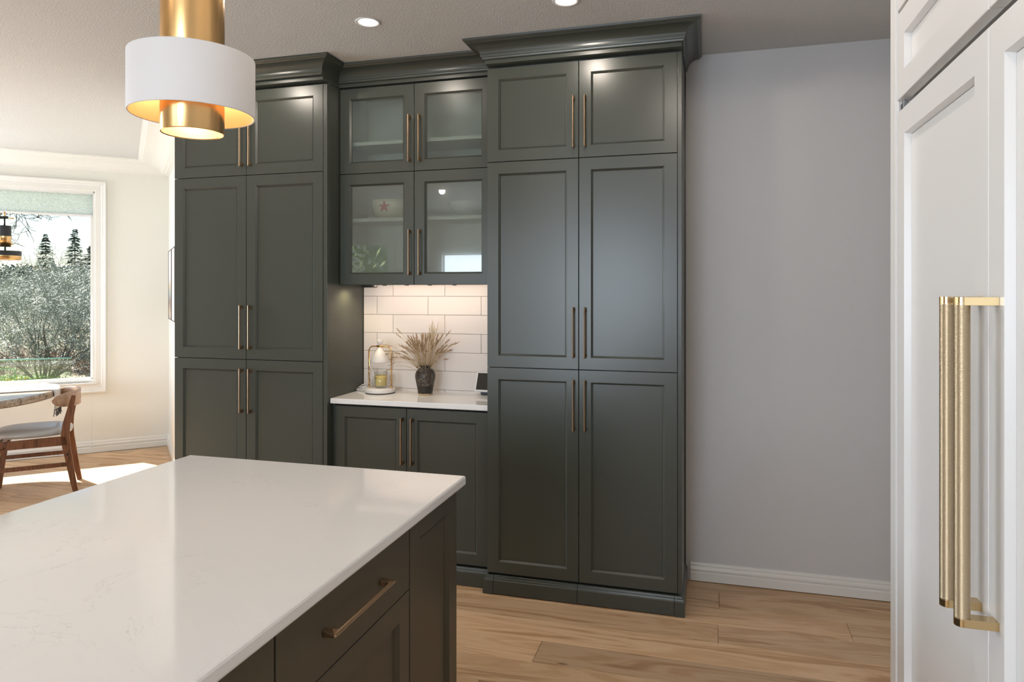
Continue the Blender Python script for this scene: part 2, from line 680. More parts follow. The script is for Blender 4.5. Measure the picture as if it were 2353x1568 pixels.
# ---------------------------------------------------------------- windows
def window(name, loc, rotz, x0, x1, z0, z1, casing=True, sash=.02, mid=False):
    """local +y is the room side; opening x0..x1, z0..z1 in a wall 0.14 thick"""
    root = struct(MB().box(x0, x1, -.135, -.02, z0, z0 + .02).box(x0, x1, -.135, 0, z1 - .018, z1).box(x0, x0 + .016, -.135, 0, z0, z1).box(x1 - .016, x1, -.135, 0, z0, z1)
                  .build(name, M['trim'], None, (*loc, 0), rotz))
    X0, X1, Z0, Z1 = x0 + .016, x1 - .016, z0 + .02, z1 - .018
    s_ = sash
    sf = MB()
    sf.box(X0, X1, -.115, -.075, Z0, Z0 + s_).box(X0, X1, -.115, -.075, Z1 - s_, Z1).box(X0, X0 + s_, -.115, -.075, Z0, Z1).box(X1 - s_, X1, -.115, -.075, Z0, Z1)
    if mid:
        xm = (X0 + X1) / 2
        sf.box(xm - .02, xm + .02, -.115, -.075, Z0, Z1)
    sf.build('sash', M['trim'], root, bevel=.002)
    MB().add([(X0, -.095, Z0), (X1, -.095, Z0), (X1, -.095, Z1), (X0, -.095, Z1)], [(0, 1, 2, 3)]).build('glass', M['window_glass'], root)
    if casing:
        W = .092
        fr = MB()
        prof = [(0, 0), (0, .010), (.006, .013), (.05, .013), (.058, .018), (.072, .020), (.082, .026), (W, .026), (W, 0)]
        # sweep in the wall plane: build ring with mitres
        k_ = len(prof)
        vs = []
        for (cx, cz, sx, sz) in ((x0, z0, -1, -1), (x1, z0, 1, -1), (x1, z1, 1, 1), (x0, z1, -1, 1)):
            for o_, t_ in prof:
                vs.append((cx + sx * o_, t_, cz + sz * o_))
        fs = []
        for i in range(4):
            i2 = (i + 1) % 4
            for j in range(k_ - 1):
                fs.append((i * k_ + j, i2 * k_ + j, i2 * k_ + j + 1, i * k_ + j + 1))
        fr.add(vs, fs)
        fr.build('casing', M['trim'], root)
    return root


w1 = window('window_1', (CX, CY), R(225), .62, 2.30, .655, 2.43)
w2 = window('window_2', (XL, YR), 0, -6.1 - XL, -4.89 - XL, .9, 2.28)
w3 = window('window_3', (XL, YR), 0, -4.0 - XL, -3.2 - XL, .8, 2.1)
w4 = window('window_4', (XL, YR), 0, -2.2 - XL, -.5 - XL, .9, 2.3, mid=True)
w5 = window('window_5', WE, R(-90), WE[1] - 3.65, WE[1] - 1.4, .7, 2.3, mid=True)
# stool ledge and latch of the dining window
box('sill', (.60, 2.32, -.03, .02, .637, .655), M['trim'], w1, .003)
MB().box(.628, .634, -.02, -.004, .80, .86).box(.624, .634, -.012, -.002, .81, .85).build('sash_lock', M['bronze'], w1, bevel=.002)

# pleated blind
bl = empty('pleated_blind', (CX, CY, 0), 'pale pleated blind raised to the top of the dining window', 'blind', rotz=R(225))
n_ = 12
zt, zb = 2.405, 2.215
n_ = 16
vs, fs = [], []
for i in range(2 * n_ + 1):
    z = zt - (zt - zb) * i / (2 * n_)
    y = -.048 if i % 2 else -.060
    vs += [(.640, y, z), (2.28, y, z)]
for i in range(2 * n_):
    fs.append((2 * i, 2 * i + 1, 2 * i + 3, 2 * i + 2))
MB().add(vs, fs).build('pleated_fabric', M['blind'], bl)
box('head_rail', (.638, 2.282, -.072, -.032, zt, 2.412), M['white_plastic'], bl)
box('bottom_rail', (.640, 2.28, -.070, -.036, zb - .018, zb), M['white_plastic'], bl, .003)
# cord
cdx = .640
co = empty('blind_cord', (CX, CY, 0), 'thin white blind cord with small tassel hanging below the dining window', 'cord', rotz=R(225))
MB().tube([(cdx, -.03, 2.2), (cdx, .01, .67), (cdx, .032, .62), (cdx, .034, .09)], .0011, 6).build('cord', M['white_plastic'], co)
MB().lathe([(.001, 0), (.007, .002), (.008, .02), (.005, .04), (.001, .045)], (cdx, .034, .05), 12).build('tassel', M['white_plastic'], co)

# downlights
dls = [(-.578, 2.885), (-1.49, 2.869), (-2.40, 2.853), (-3.1, -.97), (-1.6, -.97), (-.1, .55), (.0, -1.6), (-.15, 2.0)]
dlab = {0: 'recessed downlight at the top edge of the photo above the right tall cabinet',
        1: 'recessed downlight on the ceiling between the pendant and the right crown moulding',
        2: 'recessed downlight hidden behind the pendant above the left tall cabinet'}
for i, (x, y) in enumerate(dls):
    r_ = empty('recessed_downlight', (x, y, H), dlab.get(i, 'round recessed downlight on the ceiling behind the camera'), 'light', 'recessed ceiling downlights')
    MB().lathe([(.040, .006), (.043, -.001), (.050, -.004), (.057, -.003), (.058, 0)], (0, 0, 0), 48).build('trim_ring', M['white_plastic'], r_)
    MB().lathe([(.001, 0), (.041, 0)], (0, 0, -.0005), 32).build('lens', M['lamp_on'], r_)
    e_ = 9 if i < 3 else (12 if i in (5, 7) else 8)
    light('downlight_lamp', 'SPOT', (x, y, H - .012), e_, (1, .88, .76), .035, spot=176, blend=.12, direction=(0, 0, -1))


# ---------------------------------------------------------------- shaker doors and pulls
def door_mesh(w_, h_, stile=.057, bev=.009, rec=.010, th=.020, glass=False, edge=.0012, rail=None):
    """front at y=0 facing -y, x 0..w, z 0..h"""
    m_ = MB()
    rl = rail or stile
    rings = [(0, 0, th), (0, 0, edge), (edge, edge, 0), (stile, rl, 0), (stile + bev, rl + bev, rec)]
    vs = []
    for ix, iz, y in rings:
        vs += [(ix, y, iz), (w_ - ix, y, iz), (w_ - ix, y, h_ - iz), (ix, y, h_ - iz)]
    fs = []
    for k_ in range(len(rings) - 1):
        for i in range(4):
            j = (i + 1) % 4
            fs.append((k_ * 4 + i, k_ * 4 + j, (k_ + 1) * 4 + j, (k_ + 1) * 4 + i))
    o_ = (len(rings) - 1) * 4
    if glass:
        ix, iz = stile + bev, rl + bev
        vs += [(ix, th, iz), (w_ - ix, th, iz), (w_ - ix, th, h_ - iz), (ix, th, h_ - iz)]
        for i in range(4):
            j = (i + 1) % 4
            fs.append((o_ + i, o_ + j, o_ + 4 + j, o_ + 4 + i))
            fs.append((i, j, o_ + 4 + j, o_ + 4 + i))
    else:
        # tiny groove line around the panel, then panel
        g = .0015
        ix, iz = stile + bev, rl + bev
        vs += [(ix, rec + .003, iz), (w_ - ix, rec + .003, iz), (w_ - ix, rec + .003, h_ - iz), (ix, rec + .003, h_ - iz)]
        vs += [(ix + g, rec + .003, iz + g), (w_ - ix - g, rec + .003, iz + g), (w_ - ix - g, rec + .003, h_ - iz - g), (ix + g, rec + .003, h_ - iz - g)]
        vs += [(ix + g, rec, iz + g), (w_ - ix - g, rec, iz + g), (w_ - ix - g, rec, h_ - iz - g), (ix + g, rec, h_ - iz - g)]
        for k_ in range(3):
            for i in range(4):
                j = (i + 1) % 4
                fs.append((o_ + k_ * 4 + i, o_ + k_ * 4 + j, o_ + (k_ + 1) * 4 + j, o_ + (k_ + 1) * 4 + i))
        e = o_ + 12
        fs.append((e, e + 1, e + 2, e + 3))
        fs.append((0, 3, 2, 1))
    return m_.add(vs, fs)


def pull_mesh(L, w_=.010, proj=.032, leg=.020, ax='Z'):
    """D-pull: foot at y=0, projecting to -y; length along z from 0"""
    t_ = .010
    r_ = .010
    pts = [(0, .005), (-proj + .003, 0), (-proj, .003), (-proj, L - .003), (-proj + .003, L), (0, L - .005), (0, L - leg)]
    for i in range(5):
        a = PI / 2 * i / 4
        pts.append((-proj + t_ + r_ - r_ * math.sin(a), L - leg - r_ + r_ * math.cos(a)))
    for i in range(5):
        a = PI / 2 * i / 4
        pts.append((-proj + t_ + r_ - r_ * math.cos(a), leg + r_ - r_ * math.sin(a)))
    pts.append((0, leg))
    m_ = MB()
    n = len(pts)
    if ax == 'Z':
        m_.prism(pts, -w_ / 2, w_ / 2, 'X')
    else:
        n_ = len(pts)
        vs = [(p[1], p[0], -w_ / 2) for p in pts] + [(p[1], p[0], w_ / 2) for p in pts]
        fs = [tuple(range(n_ - 1, -1, -1)), tuple(range(n_, 2 * n_))] + [(i, (i + 1) % n_, (i + 1) % n_ + n_, i + n_) for i in range(n_)]
        m_.add(vs, fs)
    tp_ = lambda y: 1.35 - .95 * min(1, max(0, -y / proj)) ** 2
    ix_ = 0 if ax == 'Z' else 2
    m_.v = [tuple(c_ * tp_(v[1]) if k_ == ix_ else c_ for k_, c_ in enumerate(v)) for v in m_.v]
    return m_


def door(parent, x0, x1, z0, z1, yf, handle=None, hz=None, glass=False, mat_=None, stile=.057, name='door', rail=None):
    d = door_mesh(x1 - x0, z1 - z0, stile=stile, glass=glass, rail=rail).build(name, mat_ or M['green'], parent, (x0, yf, z0))
    if glass:
        q = stile + .009
        MB().box(q - .002, x1 - x0 - q + .002, .012, .016, q - .002, z1 - z0 - q + .002).build('glass_pane', M['door_glass' if z0 < 2 else 'door_glass_matte'], d)
    if handle is not None:
        pull_mesh(hz[1] - hz[0]).build('handle', M['bronze'], d, (handle - x0, 0, hz[0] - z0), bevel=.0022)
    return d


Z_T = 2.612          # top of doors
G = .0015
SE = 2.144           # upper seam
SL = 1.122           # lower seam


def crown(parent, path, name='crown_moulding'):
    K_ = .72
    pr_ = [(0, 2.640), (.006, 2.640), (.010, 2.643), (.012, 2.649), (.017, 2.651), (.020, 2.657)]
    for i in range(0, 9):
        t_ = PI / 2 * i / 8
        pr_.append((.021 + .075 * (1 - math.cos(t_)), 2.659 + .044 * math.sin(t_)))
    pr_ += [(.100, 2.706), (.104, 2.709), (.108, 2.710), (.112, 2.713), (.116, 2.716), (.118, 2.724), (0, 2.724)]
    pr_ = [(o_ * K_, z_) for o_, z_ in pr_]
    return MB().sweep(path, pr_).build(name, M['green'], parent)


PL = [(0, .003), (.022, .003), (.022, .070), (.020, .072), (.017, .074), (.015, .080), (.010, .083), (.008, .090), (.004, .092), (0, .092)]


def tall_cabinet(name, xl, xr, yf, label, ends, seed):
    """xl..xr door range, ends = carcass x range"""
    c0, c1 = ends
    root = empty(name, (0, 0, 0), label, 'cabinet')
    yb = WY - .004
    MB().box(c0, c1, yf + .022, yb, .02, 2.72).build('carcass', M['green'], root, bevel=.001)
    # dark reveal behind doors
    box('reveal', (xl + .004, xr - .004, yf + .0205, yf + .0225, .1, Z_T + .006), M['dark_gap'], root)
    # frieze board
    box('frieze', (c0 - .002, c1 + .002, yf - .046, yf + .03, 2.621, 2.722), M['green'], root, .001)
    box('frieze_side', (c0 - .004, c0 + .004, yf + .03, yb, 2.621, 2.722), M['green'], root)
    box('frieze_side', (c1 - .004, c1 + .004, yf + .03, yb, 2.621, 2.722), M['green'], root)
    xm = (xl + xr) / 2
    hL, hR = xm - .024, xm + .032
    for (z0, z1, ha, hb) in ((SE + G, Z_T, 2.190, 2.444), (SL + G, SE - G, 1.178, 1.425), (.098, SL - G, .826, 1.075)):
        door(root, xl, xm - G, z0, z1, yf, hL, (ha, hb))
        door(root, xm + G, xr, z0, z1, yf, hR, (ha, hb))
    return root


RC = tall_cabinet('tall_cabinet', -1.063, -.139, 3.315, 'right tall dark green pantry cabinet with six paneled doors beside the bare wall', (-1.06, -.118), 1)
LC = tall_cabinet('tall_cabinet', -2.944, -1.988, 3.315, 'left tall dark green pantry cabinet with six paneled doors beside the dining area', (-2.94, -1.962), 2)
crown(RC, [(-1.064, WY - .004), (-1.064, 3.264), (-.116, 3.264), (-.116, WY - .004)])
crown(LC, [(-2.944, WY - .004), (-2.944, 3.250), (-1.960, 3.250), (-1.960, WY - .004)])
# rear scribe strip on right unit
box('scribe_strip', (-.118, -.1125, 3.70, WY - .004, .09, 2.62), M['green'], RC)
# plinths: right unit has corner blocks and two boards
MB().sweep([(-1.056, WY - .01), (-1.056, 3.309), (-1.0255, 3.309)], PL).build('plinth_block', M['green'], RC)
MB().sweep([(-.150, 3.309), (-.127, 3.309), (-.127, WY - .004)], PL).build('plinth_block', M['green'], RC)
PLb = [(o_, max(z, .007)) for o_, z in PL]
MB().sweep([(-1.0235, 3.309), (-.605, 3.309)], PLb).build('plinth_board', M['green'], RC)
MB().sweep([(-.603, 3.309), (-.152, 3.309)], PLb).build('plinth_board', M['green'], RC)
MB().sweep([(-2.944, WY - .004), (-2.944, 3.309), (-1.962, 3.309), (-1.962, WY - .4)], PL).build('plinth_board', M['green'], LC)
# front stile of the left unit, next to the nook
box('end_stile', (-1.986, -1.9625, 3.317, 3.345, .09, 2.612), M['green'], LC, .001)
box('end_stile', (-.137, -.1185, 3.318, 3.345, .09, 2.612), M['green'], RC, .001)

# nook: base cabinet
NB0, NB1 = -1.955, -1.068
nb = empty('base_cabinet', (0, 0, 0), 'low dark green two-door base cabinet under the white nook counter', 'cabinet')
box('carcass', (NB0, NB1, 3.395, WY - .004, .02, .894), M['green'], nb)
box('reveal', (NB0 + .004, NB1 - .004, 3.3905, 3.395, .1, .888), M['dark_gap'], nb)
door(nb, NB0 + .008, -1.526 - G, .098, .883, 3.37, -1.547, (.589, .839))
door(nb, -1.526 + G, NB1 - .012, .098, .883, 3.37, -1.491, (.588, .838))
box('filler', (NB0 - .006, NB0 + .006, 3.376, 3.395, .09, .89), M['green'], nb)
MB().sweep([(NB0, 3.365), (NB1 - .001, 3.365)], PL).build('plinth_board', M['green'], nb)

# nook upper cabinet with glass doors
nu = empty('glass_door_cabinet', (0, 0, 0), 'dark green wall cabinet with four frosted glass doors above the tiled nook', 'cabinet')
U0, U1 = -1.958, -1.070
YU = 3.44
T = .018
MB().box(U0, U0 + T, YU + .022, WY - .004, 1.55, 2.72).box(U1 - T, U1, YU + .022, WY - .004, 1.55, 2.72).box(U0, U1, YU + .022, WY - .004, 1.55, 1.568).box(U0, U1, YU + .022, WY - .004, SE - .009, SE + .009).box(U0, U1, YU + .022, WY - .004, 2.62, 2.72).build('carcass', M['green'], nu)
box('back_panel', (U0 + T, U1 - T, WY - .012, WY - .006, 1.568, 2.62), M['cab_in'], nu)
for xa in (U0 + T, U1 - T - .003):
    for za, zb_ in ((1.568, SE - .01), (SE + .01, 2.62)):
        box('side_liner', (xa, xa + .003, YU + .03, WY - .012, za, zb_), M['cab_in'], nu)
box('mid_stile', (-1.535, -1.498, YU + .022, YU + .04, 1.55, 2.62), M['green'], nu)
for z in (1.884, 2.305):
    box('shelf', (U0 + T + .003, U1 - T - .003, YU + .035, WY - .013, z, z + .019), M['cab_in'], nu)
box('bottom_rail', (U0, U1, YU + .02, YU + .04, 1.535, 1.556), M['green'], nu)
UM = -1.514
door(nu, U0 + .002, UM - G, SE + G, Z_T, YU, -1.537, (2.190, 2.444), True)
door(nu, UM + G, U1 - .002, SE + G, Z_T, YU, -1.478, (2.190, 2.444), True)
door(nu, U0 + .002, UM - G, 1.537, SE - G, YU, -1.535, (1.585, 1.832), True)
door(nu, UM + G, U1 - .002, 1.537, SE - G, YU, -1.478, (1.585, 1.832), True)
box('reveal', (U0 + .02, U1 - .02, YU + .018, YU + .024, Z_T - .004, 2.624), M['dark_gap'], nu)
box('frieze', (U0, U1 + .004, YU - .006, YU + .03, 2.621, 2.722), M['green'], nu, .001)
crown(nu, [(U0 - .001, YU - .014), (U1 + .001, YU - .014)])
# under cabinet light bar, clips, sensor
ub = empty('under_cabinet_light', (0, 0, 0), 'slim lit strip light under the glass-door cabinet', 'light')
box('housing', (-1.90, -1.12, 3.50, 3.53, 1.537, 1.549), M['white_plastic'], ub)
box('diffuser', (-1.895, -1.125, 3.503, 3.527, 1.5355, 1.5372), M['led_strip'], ub)
light('under_cabinet_lamp', 'AREA', (-1.51, 3.515, 1.530), 1.5, (1, .80, .63), .76, .03, (0, .8, -1))
pk = empty('puck_light', (-1.872, 3.50, 1.5494), 'small round puck light under the left end of the glass-door cabinet', 'light')
MB().lathe([(.001, -.012), (.03, -.012), (.034, -.008), (.034, 0)], (0, 0, 0), 24).build('puck_housing', M['black_metal'], pk)
MB().lathe([(.001, -.0125), (.024, -.0125)], (0, 0, 0), 24).build('puck_lens', M['led_strip'], pk)
light('puck_lamp', 'SPOT', (-1.880, 3.50, 1.53), 2.4, (1, .80, .5), .012, spot=140, blend=.7, direction=(-.25, 0, -1))
for i, x in enumerate((-1.80, -1.66, -1.52, -1.37)):
    o = MB().box(x - .014, x + .014, 3.66, 3.68, 1.537, 1.5495).box(x - .006, x + .006, 3.655, 3.685, 1.533, 1.538).build('cable_clip', M['black'])
    tag(o, 'small black cable clip on the underside of the glass-door cabinet', 'clip', 'black clips under the glass-door cabinet')
ps = empty('power_adapter', (-1.905, 3.70, 1.52), 'small black adapter box at the left corner under the glass-door cabinet', 'adapter')
MB().box(-.035, .035, -.03, .028, .003, .0295).build('body', M['black'], ps, bevel=.006)
MB().box(.035, .041, -.022, .02, .007, .026).build('end_cap', M['white_plastic'], ps, bevel=.002)
se = MB().lathe([(.001, 0), (.018, 0), (.020, .004), (.020, .026), (.001, .026)], (-1.105, 3.66, 1.522), 24).build('round_sensor', M['white_plastic'])
tag(se, 'small round cream sensor under the right end of the glass-door cabinet', 'sensor')

# dish with star inside lower left glass door
ds = empty('star_dish', (-1.71, 3.60, 1.9035), 'cream dish with a red star seen blurred through the lower left glass door', 'dish')
prof = [(.03, 0), (.06, .004), (.105, .03), (.115, .075), (.118, .105), (.113, .105), (.110, .075), (.1, .034), (.03, .01)]
MB().lathe(prof, (0, 0, 0), 40).build('bowl', mat('cream_glaze', (.85, .78, .60), .3), ds)
st = []
for i in range(10):
    a = PI / 2 + i * PI / 5
    r_ = .034 if i % 2 == 0 else .014
    st.append((r_ * math.cos(a), .062 + r_ * math.sin(a)))
MB().prism(st, -.1195, -.1165, 'Y').build('star', mat('red_glaze', (.55, .05, .06), .4), ds)
cbw = MB().lathe([(.03, 0), (.05, .003), (.09, .04), (.115, .08), (.112, .08), (.086, .042), (.04, .008), (.001, .007)], (-1.26, 3.60, 1.9035), 32).build('serving_bowl', mat('pale_glass', (.55, .58, .55), .2))
tag(cbw, 'pale shallow bowl faintly visible through the lower right glass door', 'bowl')

# backsplash
bs = struct(MB().box(-1.962, -1.062, 3.728, WY - .0005, .90, 1.56).build('trim_2', M['grout']))
tp = .107
zr = 1.472
row = 0
z_hi = zr + tp
while z_hi > .93:
    z0 = z_hi - tp
    off = -1.873 if row % 2 == 1 else -1.770
    x = off - .322 * 2
    while x < -1.06:
        a, b_ = max(x, -1.960), min(x + .322, -1.066)
        if b_ - a > .012:
            za, zb_ = max(z0 + .001, .9005), min(z_hi - .001, 1.556)
            MB().box(a + .001, b_ - .001, 3.7205, 3.7285, za, zb_, ch=.0012).build('tile', M['tile'], bs)
        x += .322
    row += 1
    z_hi = z0
# nook counter
ct = MB().box(-1.9585, -1.066, 3.338, 3.7195, .897, .925).build('countertop', M['quartz'], bevel=.004)
tag(ct, 'white quartz countertop in the nook between the tall cabinets', 'countertop')

# ---------------------------------------------------------------- items on nook counter
ZC = .9255
cw = empty('candle_warmer_lamp', (-1.792, 3.60, ZC), 'white and brass candle warmer lamp with cone shade on the nook counter', 'lamp')
MB().lathe([(.001, 0), (.082, 0), (.083, .005)], seg=48).build('rubber_foot', M['black'], cw)
MB().lathe([(.083, .005), (.085, .008), (.085, .024), (.082, .028), (.001, .028)], seg=48).build('base', M['white_enamel'], cw)
rp = [(-.070, 0, .028), (-.070, 0, .235)]
for i in range(7):
    a = PI / 2 * i / 6
    rp.append((-.070 + .028 * (1 - math.cos(a)), 0, .235 + .028 * math.sin(a)))
for i in range(7):
    a = PI / 2 * i / 6
    rp.append((.042 + .028 * math.sin(a), 0, .235 + .028 * math.cos(a)))
rp.append((.070, 0, .028))
MB().tube(rp, .0037, 12).build('frame', M['brass'], cw)
for sx in (-.070, .070):
    MB().lathe([(.006, .028), (.0065, .030), (.0065, .039), (.004, .041)], (sx, 0, 0), 16).build('collar', M['brass'], cw)
MB().cyl((-.020, 0, .263), (.020, 0, .263), .0055, seg=16).cyl((0, 0, .256), (0, 0, .270), .010, seg=20).build('swivel', M['brass'], cw)
MB().lathe([(.008, .252), (.056, .175), (.0575, .1745), (.058, .177), (.010, .257), (.001, .258)], seg=48).build('cone_shade', M['white_enamel'], cw)
MB().lathe([(.001, .27), (.010, .270), (.013, .28), (.020, .300), (.018, .3005), (.001, .296)], seg=32).build('finial', M['white_enamel'], cw)
cn = empty('candle_jar', (-1.788, 3.60, ZC + .0285), 'yellow candle in a clear glass mug standing on the warmer lamp base', 'candle')
MB().lathe([(.001, 0), (.030, 0), (.033, .004), (.037, .092), (.0355, .092), (.0325, .012), (.001, .010)], seg=40).build('glass_mug', M['candle_glass'], cn)
MB().lathe([(.001, .013), (.0315, .013), (.0348, .070), (.001, .071)], seg=40).build('wax', M['wax'], cn)
MB().tube([(.035, 0, .082), (.050, 0, .086), (.056, 0, .070), (.053, 0, .040), (.046, 0, .026), (.0345, 0, .020)], .003, 10).build('mug_handle', M['candle_glass'], cn)
cb = empty('white_cable', (-1.915, 3.645, ZC), 'bundled white cable lying beside the candle warmer lamp', 'cable')
rr = random.Random(4)


def loop(c, rx, rz, ph, tilt, n=20, turns=1.0):
    pts = []
    for i in range(n + 1):
        a = 2 * PI * turns * i / n + ph
        pts.append((c[0] + rx * math.cos(a), c[1] + tilt * math.sin(a), c[2] + rz * math.sin(a)))
    return pts


MB().tube(loop((.012, .035, .080), .016, .052, .5, .010, turns=.9), .0026, 6).tube(loop((.045, .045, .05), .045, .03, 1.2, .02, turns=.95), .0026, 6).tube(
    loop((-.005, .0, .008), .040, .004, 0, .026), .0026, 6).tube(loop((-.01, .01, .014), .042, .006, .8, .020), .0026, 6).tube(
    loop((.0, .02, .022), .036, .012, .3, .02), .0026, 6).tube([(-.045, -.012, .004), (0, -.03, .004), (.04, -.02, .004), (.07, .02, .004), (.09, .045, .01)], .0026, 6).build('cord', M['white_plastic'], cb)
MB().box(-.02, .03, .0, .018, .012, .026).build('inline_switch', M['white_plastic'], cb, bevel=.004)

vs_ = empty('ceramic_vase', (-1.517, 3.60, ZC), 'dark textured ceramic vase with a bare clay foot on the nook counter', 'vase')
m = mat('black_brushed_glaze', (.02, .016, .012), .42)
cc = coords(m, scale=(8, 8, 60))
n_f = noise(m, cc, 8, 5, .7)
t2 = N(m, 'ShaderNodeTexCoord')
sp = N(m, 'ShaderNodeSeparateXYZ')
LK(m, t2.outputs['Object'], sp.inputs[0])
hz_ = ramp(m, sp.outputs[2], [(.0, (0, 0, 0)), (.052, (0, 0, 0)), (.055, (1, 1, 1)), (.118, (1, 1, 1)), (.128, (0, 0, 0))])
ft_n = N(m, 'ShaderNodeMath', operation='MULTIPLY_ADD')
ft_n.inputs[1].default_value = .010
LK(m, noise(m, coords(m, scale=(1, 1, .1)), 120, 2), ft_n.inputs[0])
ft_n.inputs[2].default_value = .004
ft = N(m, 'ShaderNodeMath', operation='LESS_THAN')
LK(m, sp.outputs[2], ft.inputs[0])
LK(m, ft_n.outputs[0], ft.inputs[1])
st_r = ramp(m, n_f, [(.5, (0, 0, 0)), (.62, (1, 1, 1))])
mu = N(m, 'ShaderNodeMath', operation='MULTIPLY')
LK(m, hz_, mu.inputs[0]); LK(m, st_r, mu.inputs[1])
mx1 = N(m, 'ShaderNodeMix', data_type='RGBA')
mx1.inputs[6].default_value = (.016, .012, .009, 1)
mx1.inputs[7].default_value = (.26, .21, .15, 1)
LK(m, mu.outputs[0], mx1.inputs[0])
mx2 = N(m, 'ShaderNodeMix', data_type='RGBA')
mx2.inputs[7].default_value = (.52, .38, .21, 1)
LK(m, mx1.outputs[2], mx2.inputs[6]); LK(m, ft.outputs[0], mx2.inputs[0])
LK(m, mx2.outputs[2], P(m).inputs['Base Color'])
bump(m, n_f, .3, .001)
MB().lathe([(.001, 0), (.039, 0), (.040, .003), (.043, .030), (.050, .065), (.056, .095), (.0565, .108), (.053, .124), (.044, .138), (.033, .146), (.030, .149), (.0285, .156), (.034, .1605), (.0345, .163), (.031, .164), (.027, .158), (.026, .14), (.03, .10), (.001, .02)], seg=56).build('body', m, vs_)
gm = wood('dried_grass', (.26, .17, .085), (.46, .34, .20), (.66, .54, .36), .8, 8, False, 'Z', 2)
# dried grasses: each bunch item is a thing in a vase -> one bouquet
dg = empty('dried_grass_bouquet', (-1.517, 3.60, ZC + .10), 'bouquet of dried beige grasses standing in the dark vase', 'dried flowers')
rg = random.Random(11)
stems, heads, plume = MB(), MB(), MB()


def grass(mbs, mbh, az, lean, L, head=.05, thick=.0032):
    d = Vector((math.cos(az), math.sin(az), 0))
    p = Vector((d.x * .010, d.y * .010, .0))
    pts = [p.copy()]
    ang = lean * .45
    n = 9
    for i in range(n):
        ang += lean * .11
        a2 = min(ang, 1.9)
        p = p + (d * math.sin(a2) + Vector((0, 0, 1)) * math.cos(a2)) * (L / n)
        p.y = min(p.y, .105)
        pts.append(p.copy())
    mbs.tube(pts, [.0011] * 6 + [.0009] * 4, 4, caps=False)
    t = (pts[-1] - pts[-2]).normalized()
    # seed head: stacked small spikelets
    m_ = 7
    for i in range(m_):
        q = pts[-1] + t * (head * (i / m_ - .25)) + Vector((0, 0, -.0015 * i * lean))
        sd = t.orthogonal().normalized()
        sd.rotate(Matrix.Rotation(i * 2.4, 3, t))
        r_ = thick * (1 - abs(i - 3) / 5)
        mbh.tube([q, q + (t * .008 + sd * .003)  , q + (t * .014 + sd * .0025)], [r_ * .7, r_, .0003], 4, caps=False)


for i in range(105):
    az = rg.uniform(-PI, PI)
    sx = abs(math.cos(az))
    lean = abs(rg.gauss(0, .32)) + .06 + .30 * sx * rg.random()
    L = rg.uniform(.15, .235) - .03 * lean
    grass(stems, heads, az, lean, L, rg.uniform(.03, .055))
for az, lean, L in ((PI, 1.05, .26), (PI + .1, .95, .25), (PI - .1, 1.15, .24), (PI + .15, .85, .265), (PI - .2, 1.25, .23), (-.05, .72, .25), (PI * .95, .62, .27), (PI * 1.03, .5, .28), (.1, .45, .26), (PI + .3, 1.3, .2)):
    grass(stems, heads, az, lean, L, .05, .0028)
for i in range(26):
    az = rg.uniform(-.2, .25)
    grass(plume, plume, az + rg.uniform(-.6, .6), .10 + rg.random() * .10, rg.uniform(.18, .275), .055, .0016)
stems.build('stems', gm, dg, fixn=False)
heads.build('seed_heads', mat('seed_head', (.36, .25, .145), .85), dg, fixn=False)
plume.build('pale_plume', mat('pale_plume', (.72, .60, .42), .9), dg, fixn=False)

tb = empty('smart_display', (-1.10, 3.655, ZC), 'small white framed smart display half hidden behind the right tall cabinet', 'display')
tb.rotation_euler = (0, 0, R(-2))


def tilt(pts, a=R(24)):
    return [(x, y * math.cos(a) + z * math.sin(a), -y * math.sin(a) + z * math.cos(a) + .018) for x, y, z in pts]


def tilted_box(x0, x1, y0, y1, z0, z1, ox=0):
    b_ = MB().box(x0, x1, y0, y1, z0, z1)
    b_.v = tilt(b_.v)
    return b_


# screen leans back, its corner showing past the tall cabinet
o = tilted_box(-.150, .020, -.006, .004, 0, .118).build('frame', M['white_plastic'], tb, bevel=.004)
o = tilted_box(-.140, .010, -.0068, -.0055, .011, .107).build('screen', M['screen'], tb)
MB().box(-.115, .015, .0, .055, .0, .03).build('foot', mat('slate_fabric', (.06, .07, .085), .9), tb, bevel=.008)

# ---------------------------------------------------------------- island
IX0, IX1 = -1.79, -.741
IY0, IY1 = -.75, 2.092
it = MB().box(IX0, IX1, IY0, IY1, .884, .914).build('island_countertop', M['quartz'], bevel=.006)
tag(it, 'large white veined quartz island countertop in the foreground', 'countertop')
isl = empty('kitchen_island', (0, 0, 0), 'dark green kitchen island cabinet under the white quartz top', 'kitchen island')
FX = -.765            # door face plane, facing +X
GI = M['green_island']
MB().box(IX0 + .28, FX - .022, IY0 + .03, 2.062, .09, .8835).build('carcass', GI, isl)
box('toe_kick', (IX0 + .33, FX - .08, IY0 + .06, 2.0, 0, .09), M['dark_gap'], isl)


def idoor(y0, y1, z0, z1, name, flat=False, mt=None, stile=.060):
    """front facing +X ; local x runs along +Y"""
    w_, h_ = y1 - y0, z1 - z0
    if flat:
        d = MB().box(0, w_, 0, .020, 0, h_)
        return d.build(name, mt or GI, isl, (FX, y0, z0), R(90), bevel=.0012)
    return door_mesh(w_, h_, stile=stile, bev=.010, rec=.011).build(name, mt or GI, isl, (FX, y0, z0), R(90))


